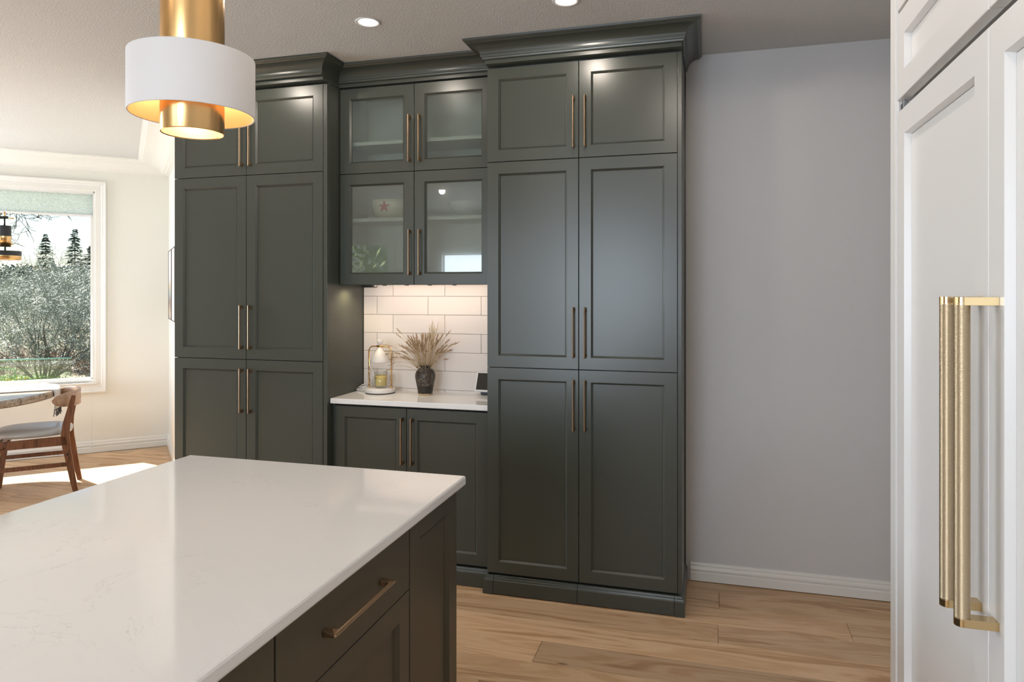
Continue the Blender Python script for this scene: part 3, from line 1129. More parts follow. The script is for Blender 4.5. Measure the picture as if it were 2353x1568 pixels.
box('reveal', (FX - .0225, FX - .0205, IY0 + .04, 1.70, .1, .878), M['dark_gap'], isl)
ENDP = idoor(1.712, 2.066, .002, .8825, 'end_panel', stile=.062)
ys = [(1.113, 1.708), (.515, 1.110), (-.083, .512), (-.70, -.086)]
for y0, y1 in ys:
    dr = idoor(y0 + G, y1 - G, .709, .880, 'drawer_front', True)
    pull_mesh(.287, w_=.011, proj=.034, leg=.022, ax='X').build('handle', M['bronze'], dr, ((y1 - y0) / 2 - .1435, 0, .085), bevel=.0025)
    lo = idoor(y0 + G, y1 - G, .098, .706, 'door')
    pull_mesh(.25, w_=.011, proj=.034, leg=.022).build('handle', M['bronze'], lo, ((y1 - y0) / 2, .011, .268), bevel=.0025)
# far end side
MB().box(IX0 + .28, FX - .001, 2.062, 2.070, .002, .8835).build('side_panel', GI, isl)

# ---------------------------------------------------------------- pendant
PX, PY = -1.265, 1.487
pd = empty('pendant_light', (PX, PY, H), 'large pendant with white drum shade around a brushed brass cylinder over the island', 'pendant light')
zb1, zb2 = 1.902 - H, 1.948 - H
MB().lathe([(.0725, zb1 + .002), (.0735, zb1), (.0745, zb1), (.0755, zb1 + .002), (.0755, -.001)], seg=96).build('brass_cylinder', M['brass'], pd)
MB().lathe([(.0722, zb1 + .0022), (.0722, zb1 + .12)], seg=96).build('inner_lining', M['gold_inner'], pd)
MB().lathe([(.001, zb1 + .115), (.0722, zb1 + .115)], seg=64).build('lower_diffuser', M['lamp_warm'], pd)
RS = .150
zs = zb2 + .148
MB().lathe([(RS - .004, zb2 + .0005), (RS - .0035, zb2), (RS - .0005, zb2), (RS, zb2 + .002), (RS, zs - .002), (RS - .0005, zs), (RS - .003, zs)], seg=128).build('drum_shade', M['shade'], pd)
MB().lathe([(RS - .004, zb2 + .001), (RS - .004, zs - .001)], seg=128).build('shade_lining', M['gold_inner'], pd)
MB().lathe([(.076, zs - .010), (RS - .004, zs - .010)], seg=96).build('top_ring', M['lamp_warm'], pd)
light('pendant_lamp', 'POINT', (PX, PY, H + zb1 + .07), .8, (1, .78, .52), .03)
for i in range(4):
    a = i * PI / 2 + .5
    light('pendant_ring_lamp', 'POINT', (PX + .112 * math.cos(a), PY + .112 * math.sin(a), H + zs - .035), .25, (1, .76, .50), .012)

# ---------------------------------------------------------------- fridge wall (right foreground)
XF = .42
WC = M['white_cab']


def fdoor(parent, ya, yb_, z0, z1, name='door', stile=.058, xf=XF, flat=False, mt=None):
    """front facing -X; ya (far) > yb_ (near); local x runs along -Y"""
    w_, h_ = ya - yb_, z1 - z0
    return door_mesh(w_, h_, stile=stile, bev=.004, rec=.014, th=.022).build(name, mt or WC, parent, (xf, ya, z0), R(-90))


fr = empty('panelled_refrigerator', (XF, 1.245, 0), 'built-in refrigerator behind tall white panels with long knurled gold pulls', 'refrigerator')
def fpart(f, *a, **k):
    o_ = f(*a, **k)
    return o_


# children placed in world coordinates: parent empty at origin for simplicity
fr.location = (0, 0, 0)
YA, YS, YB = 1.790, 1.245, .70
box('case', (XF + .030, 1.12, YB + .004, YA + .01, .08, 1.935), M['white_cab'], fr)
box('reveal', (XF + .0225, XF + .029, YB + .002, YA - .001, .09, 1.918), M['dark_gap'], fr)
dA = fdoor(fr, YA, YS + .0016, .57, 1.912)
dB = fdoor(fr, YS - .0016, YB, .57, 1.912)
dC = fdoor(fr, YA, YB, .10, .566, 'freezer_drawer')
# hinge hardware at the top of the far door
MB().box(XF + .004, XF + .018, YA - .035, YA - .012, 1.915, 1.928).box(XF + .006, XF + .016, YA - .03, YA - .018, 1.928, 1.936).build('hinge', mat('steel', (.35, .36, .38), .3, 1.0), dA, bevel=.001).matrix_parent_inverse = dA.matrix_basis.inverted()
# drawer pull hidden below the frame


def appliance_pull(dr, y, z0, z1, label=None):
    """bar parallel to z, standing off to -x"""
    r_ = .0112
    xb = XF - .046
    m_ = MB()
    n = 240
    prof = [(.001, z0 + .0105)]
    h_ = (z1 - .0105 - z0 - .0105) / n
    for i in range(n):
        za = z0 + .0105 + i * h_
        prof += [(r_ - .00025, za), (r_, za + h_ * .35), (r_, za + h_ * .65), (r_ - .00025, za + h_)]
    prof.append((.001, z1 - .0105))
    inv = dr.matrix_basis.inverted()
    b_ = m_.lathe(prof, (xb, y, 0), 32).build('knurled_bar', M['knurl'], dr)
    b_.matrix_parent_inverse = inv
    for z in (z0, z1 - .014):
        pts = []
        for i in range(13):
            a = PI / 2 + PI * i / 12
            pts.append((xb + r_ * math.cos(a), y + r_ * math.sin(a)))
        pts += [(XF, y - r_), (XF, y + r_)]
        k_ = MB().prism(pts, z, z + .0130, 'Z', False).build('bracket', M['gold_pull'], dr, bevel=.0004)
        k_.matrix_parent_inverse = inv
    return b_


appliance_pull(dA, 1.283, .989, 1.4925)
appliance_pull(dB, 1.214, .989, 1.4925)
# tall side panel and cabinet above
sp_ = MB().box(XF + .004, 1.12, 1.8005, 1.853, 0, H - .001).box(XF, XF + .006, 1.8055, 1.853, 0, H - .001).build('end_panel', WC, bevel=.0015)
tag(sp_, 'narrow full-height white end panel at the far side of the refrigerator', 'panel')
uc = empty('upper_cabinet', (0, 0, 0), 'white paneled wall cabinet above the refrigerator at the top right corner', 'cabinet')
box('carcass', (XF + .026, 1.12, YB - .5, YA + .009, 1.945, H - .002), WC, uc)
fdoor(uc, YA, YS + .0016, 1.940, 2.136)
fdoor(uc, YS - .0016, YB, 1.940, 2.136)
fdoor(uc, YA, YS + .0016, 2.145, 2.60)
fdoor(uc, YS - .0016, YB, 2.145, 2.60)
box('top_filler', (XF + .004, XF + .03, YB, YA + .009, 2.603, H - .002), WC, uc)
# neighbouring white cabinet nearer the camera
nc = empty('tall_white_cabinet', (0, 0, 0), 'tall white cabinet nearer the camera beside the refrigerator, outside the frame', 'cabinet')
box('carcass', (XF + .03, 1.12, .10, YB - .006, .08, 1.938), WC, nc)
fdoor(nc, YB - .008, .10, .10, 1.912)
box('toe_kick', (XF + .07, 1.1, .10, YA, 0, .08), M['dark_gap'], nc)

# ---------------------------------------------------------------- dining table, runner, chair, chandelier
TC = Vector((-5.49, 3.717))
TR = .815
tt = empty('dining_table', (TC.x, TC.y, 0), 'round weathered plank dining table at the left edge by the window', 'table', rotz=R(45))
seg = 96
m_ = MB().lathe([(.001, .690), (TR - .012, .690), (TR, .702), (TR, .737), (TR - .003, .742), (TR - .010, .7425)], seg=seg)
m_.build('table_edge', M['table_wood'], tt)
# planked top: strips clipped to the circle (board joints run along local x)
nb_ = 9
for i in range(nb_):
    ya, yb_ = -TR + .01 + i * (2 * TR - .02) / nb_, -TR + .01 + (i + 1) * (2 * TR - .02) / nb_
    top = []
    r0 = TR - .010
    K = 10
    right = []
    left = []
    for j in range(K + 1):
        y = ya + .001 + (yb_ - ya - .002) * j / K
        x = math.sqrt(max(r0 * r0 - y * y, 0))
        right.append((x, y)); left.append((-x, y))
    outline = right + left[::-1]
    MB().prism(outline, .715, .7445, 'Z').build('table_board', M['table_wood'], tt, bevel=.001)
MB().lathe([(.001, .0), (.33, .0), (.33, .025), (.10, .06), (.085, .30), (.10, .62), (.25, .69), (.001, .69)], seg=40).build('pedestal', M['walnut'], tt)
rn = empty('table_runner', (TC.x, TC.y, 0), 'pale woven table runner with dark fringe laid across the round table', 'table runner', rotz=R(45))
rw = .40
run = MB()
path = [(-.70, .7475), (.60, .7475), (TR - .03, .7475), (TR + .004, .742), (TR + .012, .725), (TR + .013, .60)]
vs, fs = [], []
for i, (x, z) in enumerate(path):
    for y in (-rw / 2, -rw / 4, 0, rw / 4, rw / 2):
        # follow the round edge
        xx = x
        if i >= 2:
            xx = x - (TR - math.sqrt(TR * TR - y * y))
        vs.append((xx, y + .02, z))
for i in range(len(path) - 1):
    for j in range(4):
        fs.append((i * 5 + j, i * 5 + j + 1, (i + 1) * 5 + j + 1, (i + 1) * 5 + j))
ro = run.add(vs, fs, True).build('cloth', M['runner'], rn)
sd_ = ro.modifiers.new('solid', 'SOLIDIFY'); sd_.thickness = .006; sd_.offset = 1
fg = MB()
rf = random.Random(3)
for i in range(46):
    y = -rw / 2 + rw * i / 45
    x = TR + .014 - (TR - math.sqrt(TR * TR - y * y))
    fg.tube([(x, y + .02, .602), (x + rf.uniform(-.006, .006), y + .02 + rf.uniform(-.008, .008), .575), (x + rf.uniform(-.012, .012), y + .02 + rf.uniform(-.015, .015), .545)], .0018, 4)
tag(fg.build('fringe', M['fringe'], rn, fixn=False), kind='stuff')

# chair
ch = empty('dining_chair', (-4.85, 4.055, 0), 'walnut dining chair with curved back and grey padded seat at the table', 'chair', rotz=R(225))


def ribbon(pts, w0, th, axis_y, m_=None):
    """bar in the local xz plane: pts (x,z,width)"""
    L_, Rr = [], []
    n = len(pts)
    for i, (x, z, w_) in enumerate(pts):
        a = Vector(pts[min(i + 1, n - 1)][:2]) - Vector(pts[max(i - 1, 0)][:2])
        a.normalize()
        nn = Vector((-a.y, a.x))
        L_.append((x + nn.x * w_ / 2, z + nn.y * w_ / 2))
        Rr.append((x - nn.x * w_ / 2, z - nn.y * w_ / 2))
    vs, fs = [], []
    for y in (axis_y - th / 2, axis_y + th / 2):
        vs += [(p[0], y, p[1]) for p in L_] + [(p[0], y, p[1]) for p in Rr]
    for i in range(n - 1):
        fs.append((i, i + 1, n + i + 1, n + i))
        fs.append((2 * n + i, 3 * n + i, 3 * n + i + 1, 2 * n + i + 1))
        fs.append((i, 2 * n + i, 2 * n + i + 1, i + 1))
        fs.append((n + i, n + i + 1, 3 * n + i + 1, 3 * n + i))
    fs.append((0, n, 3 * n, 2 * n))
    fs.append((n - 1, 3 * n - 1, 4 * n - 1, 2 * n - 1))
    return MB().add(vs, fs)


back_leg = [(-.268, 0, .034), (-.245, .12, .040), (-.222, .26, .046), (-.205, .36, .052), (-.198, .44, .056), (-.205, .52, .050), (-.222, .60, .042), (-.240, .68, .036), (-.252, .735, .026)]
front_leg = [(.255, 0, .034), (.238, .16, .038), (.222, .30, .042), (.205, .37, .052), (.165, .405, .062)]
for s_ in (-1, 1):
    yb = .235
    ribbon(back_leg, 0, .024, s_ * yb).build('leg', M['walnut'], ch, bevel=.004)
    ribbon(front_leg, 0, .024, s_ * yb).build('leg', M['walnut'], ch, bevel=.004)
    MB().prism([(-.215, .372), (.19, .372), (.215, .385), (.215, .43), (-.20, .438)], s_ * yb - .012, s_ * yb + .012, 'Y').build('side_rail', M['walnut'], ch, bevel=.003)
    MB().prism([(-.230, .215), (.235, .215), (.232, .245), (-.225, .245)], s_ * yb - .009, s_ * yb + .009, 'Y').build('stretcher', M['walnut'], ch, bevel=.002)
    MB().cyl((-.212, s_ * (yb + .012), .305), (-.212, s_ * (yb + .0145), .305), .008, seg=14).build('screw_cap', M['black'], ch)
MB().box(.185, .205, -.225, .225, .385, .43).build('cross_rail', M['walnut'], ch, bevel=.002)
MB().box(-.195, -.175, -.225, .225, .385, .43).build('cross_rail', M['walnut'], ch, bevel=.002)
# seat cushion (super-ellipse)
vs, fs = [], []
SN = 40
rings = [(.90, .438), (.985, .446), (1.0, .462), (.985, .476), (.90, .487), (.6, .494), (.25, .497)]
for k_, z in rings:
    for i in range(SN):
        a = 2 * PI * i / SN
        ex = math.copysign(abs(math.cos(a)) ** .72, math.cos(a)) * .245 * k_ + .01
        ey = math.copysign(abs(math.sin(a)) ** .72, math.sin(a)) * .235 * k_
        vs.append((ex, ey, z))
for k_ in range(len(rings) - 1):
    for i in range(SN):
        j = (i + 1) % SN
        fs.append((k_ * SN + i, k_ * SN + j, (k_ + 1) * SN + j, (k_ + 1) * SN + i))
fs.append(tuple(range(SN - 1, -1, -1)))
fs.append(tuple((len(rings) - 1) * SN + i for i in range(SN)))
MB().add(vs, fs, True).build('seat', M['chair_seat'], ch)
# curved back band
vs, fs = [], []
BN = 28
for i in range(BN + 1):
    t_ = -1 + 2 * i / BN
    ang = t_ * R(78)
    x = -.075 - .205 * math.cos(ang) * 1.0
    y = .262 * math.sin(ang)
    hh = .056 * math.sqrt(max(1 - abs(t_) ** 4.5, .02))
    zc_ = .700
    nx, ny = -math.cos(ang), math.sin(ang)
    th = .007
    vs += [(x + nx * th, y + ny * th, zc_ - hh), (x + nx * th, y + ny * th, zc_ + hh), (x - nx * th, y - ny * th, zc_ + hh), (x - nx * th, y - ny * th, zc_ - hh)]
for i in range(BN):
    for j in range(4):
        j2 = (j + 1) % 4
        fs.append((i * 4 + j, i * 4 + j2, (i + 1) * 4 + j2, (i + 1) * 4 + j))
fs.append((0, 1, 2, 3)); fs.append((BN * 4 + 3, BN * 4 + 2, BN * 4 + 1, BN * 4))
MB().add(vs, fs, True).build('backrest', M['back_ply'], ch, bevel=.003)

# chandelier (hangs over the table, arm reaching into the frame)
q = at(10.5, 500, 5.1)
cx_, cy_ = q.x, q.y
cz_ = lambda py: 1.5 + (670 - py) / 1600 * 5.1
chn = empty('chandelier', (cx_, cy_, 0), 'black and brass drum chandelier hanging before the dining window', 'chandelier')
dirv = Vector((-math.cos(YAW), -math.sin(YAW)))
hub = Vector((dirv.x * .30, dirv.y * .30))
MB().cyl((hub.x, hub.y, cz_(500)), (hub.x, hub.y, H - .02), .008, seg=16).build('stem', M['brass'], chn)
MB().lathe([(.001, H), (.06, H), (.06, H - .02), (.001, H - .022)], (hub.x, hub.y, 0), 32).build('canopy', M['black_metal'], chn)
MB().cyl((hub.x, hub.y, cz_(500)), (-dirv.x * .022, -dirv.y * .022, cz_(500)), .010, seg=16).build('cross_bar', M['black_metal'], chn)
MB().cyl((-dirv.x * .022, -dirv.y * .022, cz_(502)), (-dirv.x * .067, -dirv.y * .067, cz_(502)), .0045, seg=12).build('bar_tip', M['brass'], chn)
MB().cyl((0, 0, cz_(500)), (0, 0, cz_(487)), .0055, seg=12).build('rod_tip', M['brass'], chn)
MB().cyl((0, 0, cz_(519)), (0, 0, cz_(500)), .0055, seg=12).build('rod', M['black_metal'], chn)
MB().lathe([(.001, cz_(519)), (.040, cz_(519)), (.041, cz_(519) - .003), (.041, cz_(543))], seg=40).build('upper_drum', M['black_metal'], chn)
MB().lathe([(.0405, cz_(543)), (.0405, cz_(567)), (.038, cz_(567)), (.038, cz_(550))], seg=40).build('upper_drum_band', M['brass'], chn)
MB().lathe([(.001, cz_(564)), (.038, cz_(564))], seg=32).build('upper_lens', M['lamp_warm'], chn)
MB().cyl((.005, 0, cz_(576)), (.005, 0, cz_(550)), .0055, seg=12).build('rod', M['black_metal'], chn)
MB().lathe([(.001, cz_(576)), (.103, cz_(577)), (.105, cz_(578)), (.105, cz_(588))], (-.003, 0, 0), seg=56).build('lower_drum', M['black_metal'], chn)
MB().lathe([(.1045, cz_(588)), (.1045, cz_(597)), (.101, cz_(597)), (.101, cz_(590))], (-.003, 0, 0), seg=56).build('lower_drum_band', M['brass'], chn)
MB().lathe([(.001, cz_(595)), (.101, cz_(595))], (-.003, 0, 0), seg=48).build('lower_lens', M['lamp_warm'], chn)
MB().cyl((-dirv.x * .040, -dirv.y * .040, cz_(561)), (-dirv.x * .067, -dirv.y * .067, cz_(561)), .0045, seg=12).build('bar_tip', M['brass'], chn)

# ---------------------------------------------------------------- framed pictures on the picture wall
m = mat('abstract_print', (.8, .8, .8), .5)
tcx = N(m, 'ShaderNodeTexCoord')
sx_ = N(m, 'ShaderNodeSeparateXYZ')
LK(m, tcx.outputs['Generated'], sx_.inputs[0])
nn = N(m, 'ShaderNodeTexNoise', **{'Scale': 4.0, 'Detail': 3.0})
LK(m, tcx.outputs['Generated'], nn.inputs['Vector'])
ad = N(m, 'ShaderNodeMath', operation='MULTIPLY_ADD')
ad.inputs[1].default_value = .45
LK(m, nn.outputs['Fac'], ad.inputs[0]); LK(m, sx_.outputs[2], ad.inputs[2])
cr_ = ramp(m, ad.outputs[0], [(.20, (.45, .42, .40)), (.34, (.62, .50, .36)), (.46, (.30, .22, .20)), (.58, (.42, .50, .46)), (.70, (.66, .55, .40)), (.80, (.72, .73, .74)), (1, (.78, .78, .78))])
cr_.node.color_ramp.interpolation = 'EASE'
LK(m, cr_, P(m).inputs['Base Color'])
M['print'] = m
f_d = .014
frm = mat('brown_frame', (.10, .06, .045), .5)
for i, (x0, x1, lab, gp) in enumerate(((.13, .56, 'framed abstract print in grey and tan on the wall left of the tall cabinet', None), (.60, 1.02, 'framed pale print mostly hidden behind the left tall cabinet', None))):
    pf = empty('framed_print', (CX, CY, 0), lab, 'picture', rotz=R(-45))
    fb = MB()
    z0, z1 = 1.24, 1.882
    f_ = .006
    for b_ in ((x0, x1, z0, z0 + f_), (x0, x1, z1 - f_, z1), (x0, x0 + f_, z0 + f_, z1 - f_), (x1 - f_, x1, z0 + f_, z1 - f_)):
        fb.box(b_[0], b_[1], -.013, -.001, b_[2], b_[3])
    fb.build('frame', frm, pf)
    box('print', (x0 + f_, x1 - f_, -.009, -.003, z0 + f_, z1 - f_), M['print'] if i == 0 else mat('pale_print', (.70, .72, .74), .5), pf)

# ---------------------------------------------------------------- outdoors
GZ = -.35
gm_ = mat('garden_soil', (.16, .13, .08), .95)
c = coords(gm_)
gc = ramp(gm_, noise(gm_, c, 1.2, 6, .7), [(.3, (.10, .075, .045)), (.5, (.22, .18, .12)), (.62, (.16, .24, .07)), (.8, (.25, .34, .12))])
LK(gm_, gc, P(gm_).inputs['Base Color'])


def ground_z(D):
    return GZ if D < 20 else GZ + (D - 20) * .022


# terrain strip grid: radial around the house
vs, fs = [], []
DD = [3, 9, 14, 20, 30, 45, 70, 100, 140, 200, 320]
AZ = [R(80 + 14 * i) for i in range(15)]
base = Vector((-4, 3))
for D in DD:
    for a in AZ:
        vs.append((base.x + D * math.cos(a), base.y + D * math.sin(a), ground_z(D) + (.3 * math.sin(a * 5 + D) if D > 40 else 0)))
nA = len(AZ)
for i in range(len(DD) - 1):
    for j in range(nA - 1):
        fs.append((i * nA + j, i * nA + j + 1, (i + 1) * nA + j + 1, (i + 1) * nA + j))
gobj = MB().add(vs, fs, True).build('garden_ground', gm_)
struct(gobj)


def leafmat(name, a, b_, tr=.25):
    m = mat(name, a, .6)
    oi = coords(m)
    c_ = ramp(m, noise(m, oi, 3.0, 3), [(.3, a), (.7, b_)])
    LK(m, c_, P(m).inputs['Base Color'])
    return m


M['bark'] = leafmat('grey_bark', (.07, .07, .06), (.17, .17, .155))
M['twig'] = leafmat('pale_twig', (.115, .155, .135), (.38, .42, .39))
M['brown_twig'] = leafmat('brown_twig', (.10, .065, .045), (.24, .17, .13))
M['conifer'] = leafmat('conifer_needles', (.018, .042, .036), (.05, .09, .075))
M['far_leaf'] = leafmat('far_foliage', (.07, .11, .09), (.16, .21, .17))
M['far_twig'] = leafmat('far_bare_canopy', (.10, .135, .11), (.22, .27, .235))
M['moss'] = leafmat('mossy_canopy', (.09, .12, .07), (.20, .23, .14))
M['cover'] = leafmat('ground_cover', (.16, .25, .06), (.42, .52, .18))
M['daff'] = mat('daffodil_yellow', (.85, .62, .08), .6)
M['daff_leaf'] = mat('daffodil_leaf', (.10, .28, .10), .5)


def branch(mb_, tw, p, d, L, r, depth, rg_, curl=.25, up=.0, kids=4, rmin=.0035):
    n = 7
    pts = [p.copy()]
    dirs = []
    for i in range(n):
        d = (d + Vector((rg_.uniform(-1, 1), rg_.uniform(-1, 1), rg_.uniform(-1, 1))) * curl + Vector((0, 0, up))).normalized()
        p = p + d * (L / n)
        pts.append(p.copy())
        dirs.append(d.copy())
    rs = [max(r * (1 - .75 * i / n), rmin) for i in range(n + 1)]
    (mb_ if r > rmin * 2.2 else tw).tube(pts, rs, 3, caps=False)
    if depth > 0:
        for k_ in range(kids):
            i = rg_.randint(1, n - 1)
            sd = Vector((rg_.uniform(-1, 1), rg_.uniform(-1, 1), rg_.uniform(-.5, 1))).normalized()
            nd = (dirs[i] * .75 + sd * .75).normalized()
            branch(mb_, tw, pts[i + 1], nd, L * rg_.uniform(.42, .7), rs[i + 1] * .6, depth - 1, rg_, curl * 1.15, up, kids, rmin)


def bare_shrub(name, base_, h, spread, stems, label, cat, seed, r=.022, depth=3, kids=4, curl=.2, group=None, mats=('bark', 'twig'), rmin=.0035, zmax=.55):
    rg_ = random.Random(seed)
    root = empty(name, base_, label, cat, group)
    a_, t_ = MB(), MB()
    for i in range(stems):
        az = 2 * PI * (i + rg_.random() * .6) / stems
        ln = spread * rg_.uniform(.25, 1.0)
        d = Vector((math.cos(az) * ln, math.sin(az) * ln, 1)).normalized()
        branch(a_, t_, Vector((math.cos(az) * .06, math.sin(az) * .06, -.05)), d, h * rg_.uniform(.7, 1.0), r * rg_.uniform(.7, 1), depth, rg_, curl, .02, kids, rmin)
    a_.build('stems', M[mats[0]], root, fixn=False)
    tag(t_.build('twigs', M[mats[1]], root, fixn=False), kind='stuff')
    return root


def leafcloud(mb_, c_, rx, rz, n, size, rg_, ry=None, shell=.5):
    ry = ry or rx
    for i in range(n):
        u_ = rg_.uniform(-1, 1); a = rg_.uniform(0, 2 * PI)
        rr_ = shell + (1 - shell) * rg_.random()
        s_ = math.sqrt(1 - u_ * u_)
        p = Vector((c_[0] + rx * rr_ * s_ * math.cos(a), c_[1] + ry * rr_ * s_ * math.sin(a), c_[2] + rz * rr_ * u_))
        t1 = Vector((rg_.uniform(-1, 1), rg_.uniform(-1, 1), rg_.uniform(-1, 1))).normalized() * size * rg_.uniform(.5, 1.2)
        t2_ = t1.orthogonal().normalized() * size * .5
        mb_.add([p - t1, p + t2_, p + t1, p - t2_], [(0, 1, 2, 3)])


# curly hazel in front of the window
hz = at(105, 880, 14)
hz.z = GZ
bare_shrub('bare_shrub', hz, 1.75, 1.0, 15, 'large bare curly-stemmed shrub outside the dining window', 'shrub', 21, r=.030, depth=4, kids=4, curl=.24, rmin=.0042)
hz2 = at(190, 880, 17); hz2.z = GZ
bare_shrub('bare_shrub', hz2, 1.6, .9, 9, 'bare pale shrub behind the right edge of the window glass', 'shrub', 5, r=.02, depth=3, kids=5, curl=.25, rmin=.005)
hz3 = at(10, 880, 18); hz3.z = GZ
bare_shrub('bare_shrub', hz3, 1.6, .9, 10, 'bare brownish shrub behind the left side of the window glass', 'shrub', 8, r=.02, depth=3, kids=5, curl=.25, mats=('brown_twig', 'twig'), rmin=.005)
for i, (px, D, h_) in enumerate(((150, 26, 1.7), (60, 29, 1.8), (-30, 26, 1.7), (225, 32, 1.9), (105, 36, 2.1), (15, 38, 2.1), (185, 41, 2.3))):
    q = at(px, 700, D); q.z = ground_z(D - 4)
    bare_shrub('bare_tree', q, h_, .75, 8, 'grey bare thicket tree in the middle distance beyond the shrub', 'tree', 40 + i, r=.035, depth=3, kids=5, curl=.22,
               group='bare thicket trees beyond the garden', mats=('bark', 'twig' if i % 2 else 'far_twig'), rmin=.010)
# bare tree reaching in from the left, with its trunk outside the frame
q = at(-210, 880, 13); q.z = GZ
rg_ = random.Random(77)
bt = empty('bare_tree', q, 'tall bare tree with fine branches reaching in at the upper left of the window', 'tree')
a_, t_ = MB(), MB()
a_.tube([(0, 0, -.1), (.05, .02, 1.5), (.02, .1, 3.2), (.1, .1, 5)], [.16, .13, .10, .05], 8)
rt = Vector((math.cos(YAW), math.sin(YAW), 0))
for i in range(11):
    z = 1.9 + i * .32
    d = (rt * rg_.uniform(.7, 1.1) + Vector((rg_.uniform(-.3, .3), rg_.uniform(-.3, .3), rg_.uniform(-.05, .5)))).normalized()
    branch(a_, t_, Vector((.04, .05, z)), d, rg_.uniform(1.5, 2.15), .035, 4, rg_, .17, .01, 4, .005)
a_.build('trunk', M['bark'], bt, fixn=False)
tag(t_.build('twigs', M['bark'], bt, fixn=False), kind='stuff')

# conifers
def conifer(px, ytop, D, wpx, label, seed):
    rg_ = random.Random(seed)
    top = at(px, ytop, D)
    zb = ground_z(D)
    root = empty('conifer', (top.x, top.y, zb), label, 'tree', 'conifers on the skyline')
    Ht = top.z - zb
    Wd = wpx / 1600 * D / 2
    MB().tube([(0, 0, 0), (0, 0, Ht)], [.16, .03], 6).build('trunk', M['bark'], root, fixn=False)
    f_ = MB()
    nlev = 64
    vis = (610 - ytop) / 1600 * D
    for l in range(nlev):
        t_ = l / (nlev - 1)
        z = Ht - (vis * 1.9) * t_
        rr_ = Wd * (.10 + 1.15 * t_ ** .75) * (.75 + .5 * rg_.random())
        z += rg_.uniform(-.04, .04) * vis
        if z < 0: continue
        for k_ in range(5):
            a = rg_.uniform(0, 2 * PI)
            r1 = rr_ * rg_.uniform(.55, 1.25)
            e = Vector((math.cos(a) * r1, math.sin(a) * r1, z - r1 * rg_.uniform(.05, .35)))
            s0 = Vector((0, 0, z))
            sd = Vector((-math.sin(a), math.cos(a), 0))
            for s_ in range(12):
                u_ = .15 + .85 * s_ / 12
                p = s0.lerp(e, u_)
                ww = Wd * .11 * (1.15 - u_) + .05
                for sg in (-1, 1):
                    tip = p + sd * sg * ww * rg_.uniform(.5, 1.3) + (e - s0).normalized() * .12 * Wd + Vector((0, 0, rg_.uniform(-.25, .05) * Wd * .5))
                    f_.add([p, p + Vector((0, 0, .03 * Wd + .02)), tip], [(0, 1, 2)])
    tag(f_.build('needles', M['conifer'], root, fixn=False), kind='stuff')


conifer(105, 541, 120, 52, 'smaller conifer left of the two standing on the skyline outside the window', 1)
conifer(172, 531, 118, 56, 'taller conifer on the skyline right of centre outside the window', 2)
conifer(213, 562, 112, 60, 'conifer cut off by the right edge of the window glass', 3)
conifer(-60, 560, 115, 70, 'conifer on the skyline left of the window view', 4)

# far treeline: individual crowns
rg_ = random.Random(9)
for i in range(18):
    px = -170 + i * 24 + rg_.uniform(-6, 6)
    D = rg_.uniform(84, 108)
    ytop = 606 + rg_.uniform(-8, 10) + (6 if 60 < px < 210 else -4)
    top = at(px, ytop, D)
    zb = ground_z(D)
    root = empty('distant_tree', (top.x, top.y, zb), 'distant grey-green tree in the treeline beyond the garden', 'tree', 'distant trees in the treeline')
    Ht = top.z - zb
    MB().tube([(0, 0, 0), (0, 0, Ht * .7)], [.15, .08], 5).build('trunk', M['bark'], root, fixn=False)
    f_ = MB()
    leafcloud(f_, (0, 0, Ht * .56), 2.0, Ht * .44, 850, .26, rg_, shell=.3)
    mt = M[rg_.choice(['far_leaf', 'far_twig', 'far_leaf'])]
    tag(f_.build('crown', mt, root, fixn=False), kind='stuff')
for i in range(14):
    px = -150 + i * 30 + rg_.uniform(-8, 8)
    D = rg_.uniform(48, 62)
    ytop = 640 + rg_.uniform(-12, 12)
    top = at(px, ytop, D)
    zb = ground_z(D)
    root = empty('hillside_tree', (top.x, top.y, zb), 'rounded mossy grey tree on the slope below the skyline trees', 'tree', 'mossy trees on the slope')
    Ht = top.z - zb
    MB().tube([(0, 0, 0), (0, 0, Ht * .7)], [.10, .06], 5).build('trunk', M['bark'], root, fixn=False)
    f_ = MB()
    leafcloud(f_, (0, 0, Ht * .54), 1.15, Ht * .46, 900, .13, rg_, shell=.3)
    tag(f_.build('crown', M[rg_.choice(['far_twig', 'moss', 'far_twig'])], root, fixn=False), kind='stuff')

# low planting: brown brush, ground cover, daffodils
for i, (px, D) in enumerate(((20, 15.5), (70, 17), (130, 16.5), (175, 16), (-30, 16), (215, 16))):
    q = at(px, 850, D); q.z = GZ
    bare_shrub('brush_shrub', q, .62, 1.5, 16, 'low tangled brown brush behind the ground cover', 'shrub', 60 + i, r=.010, depth=2, kids=5, curl=.3,
               group='low brown brush in the bed', mats=('brown_twig', 'brown_twig'), rmin=.004)
for i, (px, D) in enumerate(((60, 13.3), (85, 13.8), (125, 13.6), (155, 13.2), (25, 13.8), (190, 13.5), (-20, 13.5))):
    q = at(px, 870, D); q.z = GZ
    f_ = MB()
    leafcloud(f_, (0, 0, .06), .38, .14, 700, .025, rg_, shell=.2)
    o = f_.build('ground_cover', M['cover'], None, q, fixn=False)
    tag(o, 'low bright green ground cover in the garden bed', 'plant', 'green ground cover mounds', 'stuff')
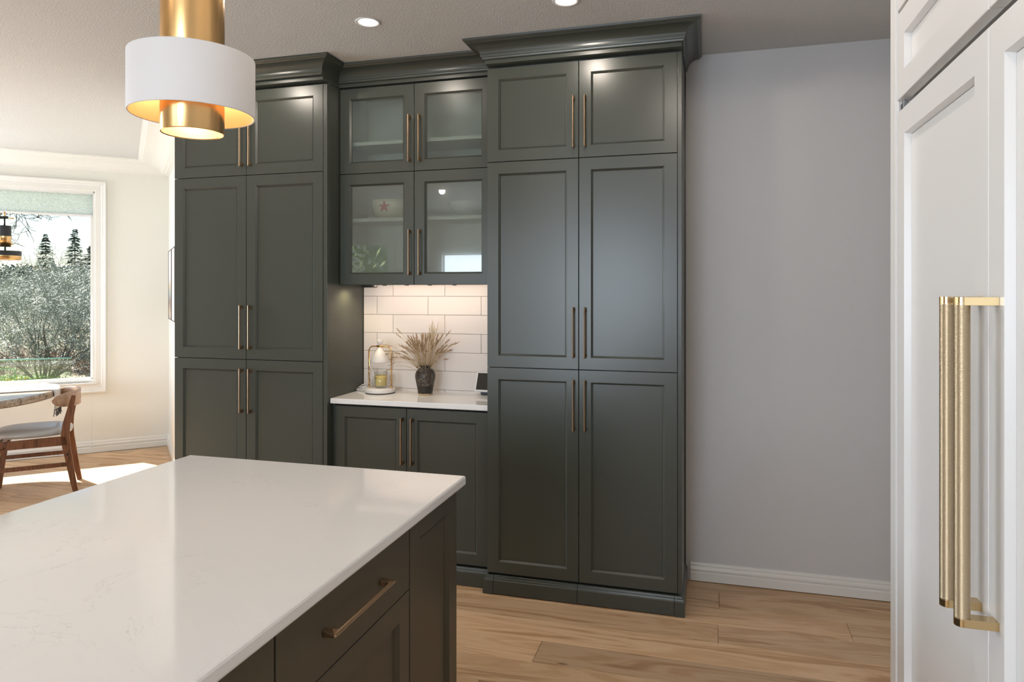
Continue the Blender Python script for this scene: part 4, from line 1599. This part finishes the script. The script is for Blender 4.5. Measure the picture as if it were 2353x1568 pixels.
for i in range(12):
    q = at(18 + i * 4.2 + rg_.uniform(-3, 3), 870, 12.6 + rg_.uniform(-.3, .5)); q.z = GZ
    root = empty('daffodil', q, 'yellow daffodil in the garden bed below the window', 'flower', 'daffodils in the bed')
    f_ = MB()
    for k_ in range(5):
        a = rg_.uniform(0, 2 * PI)
        f_.tube([(0, 0, 0), (.03 * math.cos(a), .03 * math.sin(a), .12), (.08 * math.cos(a), .08 * math.sin(a), .2)], [.006, .005, .001], 3)
    f_.tube([(0, 0, 0), (0, 0, .22)], [.004, .003], 4)
    f_.build('leaves', M['daff_leaf'], root, fixn=False)
    g_ = MB()
    for k_ in range(6):
        a = k_ * PI / 3
        g_.add([(0, 0, .22), (.018 * math.cos(a - .4), .018 * math.sin(a - .4), .232), (.040 * math.cos(a), .040 * math.sin(a), .228), (.018 * math.cos(a + .4), .018 * math.sin(a + .4), .232)], [(0, 1, 2, 3)])
    g_.lathe([(.008, .222), (.012, .245), (.016, .25)], seg=10)
    g_.build('bloom', M['daff'], root, fixn=False)
# green plant support frame
q = at(5, 850, 12.2); q.z = GZ
gs = MB()
r2 = Vector((math.cos(YAW), math.sin(YAW), 0))
A_ = -r2 * .5; B_ = r2 * .22
hh = at(5, 848, 12.2).z - GZ
gs.tube([A_, A_ + Vector((0, 0, hh)), B_ + Vector((0, 0, hh)), B_], .007, 6)
gs.tube([A_ + Vector((0, 0, hh * .5)), B_ + Vector((0, 0, hh * .5))], .005, 6)
tag(gs.build('plant_support', mat('bright_green_metal', (.10, .55, .22), .4), None, q), 'bright green wire plant support among the daffodils', 'plant support')
# frameless glass railing out on the terrace
gr = empty('glass_railing', (0, 0, 0), 'low clear glass railing crossing the view outside the dining window', 'railing')
pa, pb = at(-170, 833, 10.5), at(165, 823, 10.5)
dv = (pb - pa)
for i in range(2):
    a = pa + dv * (i / 2) + dv.normalized() * .01
    b_ = pa + dv * ((i + 1) / 2) - dv.normalized() * .01
    th_ = Vector((-dv.y, dv.x, 0)).normalized() * .006
    vv = []
    for p_ in (a, b_):
        for s_ in (-1, 1):
            vv.append(Vector((p_.x, p_.y, GZ + .02)) + th_ * s_)
            vv.append(p_ + th_ * s_)
    MB().add(vv, [(0, 1, 5, 4), (2, 3, 7, 6), (1, 3, 7, 5), (0, 2, 6, 4), (0, 1, 3, 2), (4, 5, 7, 6)]).build('glass_panel', M['rail_glass'], gr)
MB().tube([pa, pb], .010, 6).build('top_edge', mat('green_glass_edge', (.30, .55, .50), .2), gr)

# planting behind the house, seen only as a reflection in the door glass
for i, (x, y, r_) in enumerate(((-6.4, -8.2, 1.5), (-4.4, -8.8, 1.6), (-2.4, -9, 1.5), (-8.5, -8, 1.6))):
    root = empty('evergreen_hedge', (x, y, -.3), 'leafy evergreen shrub outside the rear windows', 'shrub', 'evergreen shrubs behind the house')
    MB().tube([(0, 0, 0), (0, 0, 1.8)], .08, 6).build('trunk', M['bark'], root, fixn=False)
    f_ = MB()
    leafcloud(f_, (0, 0, 2.0), r_, 2.0, 2600, .12, rg_, shell=.7)
    tag(f_.build('foliage', M['cover'], root, fixn=False), kind='stuff')
yard = struct(MB().box(-14, 6, -16, -3.5, -.4, -.3).build('rear_garden_ground', gm_))
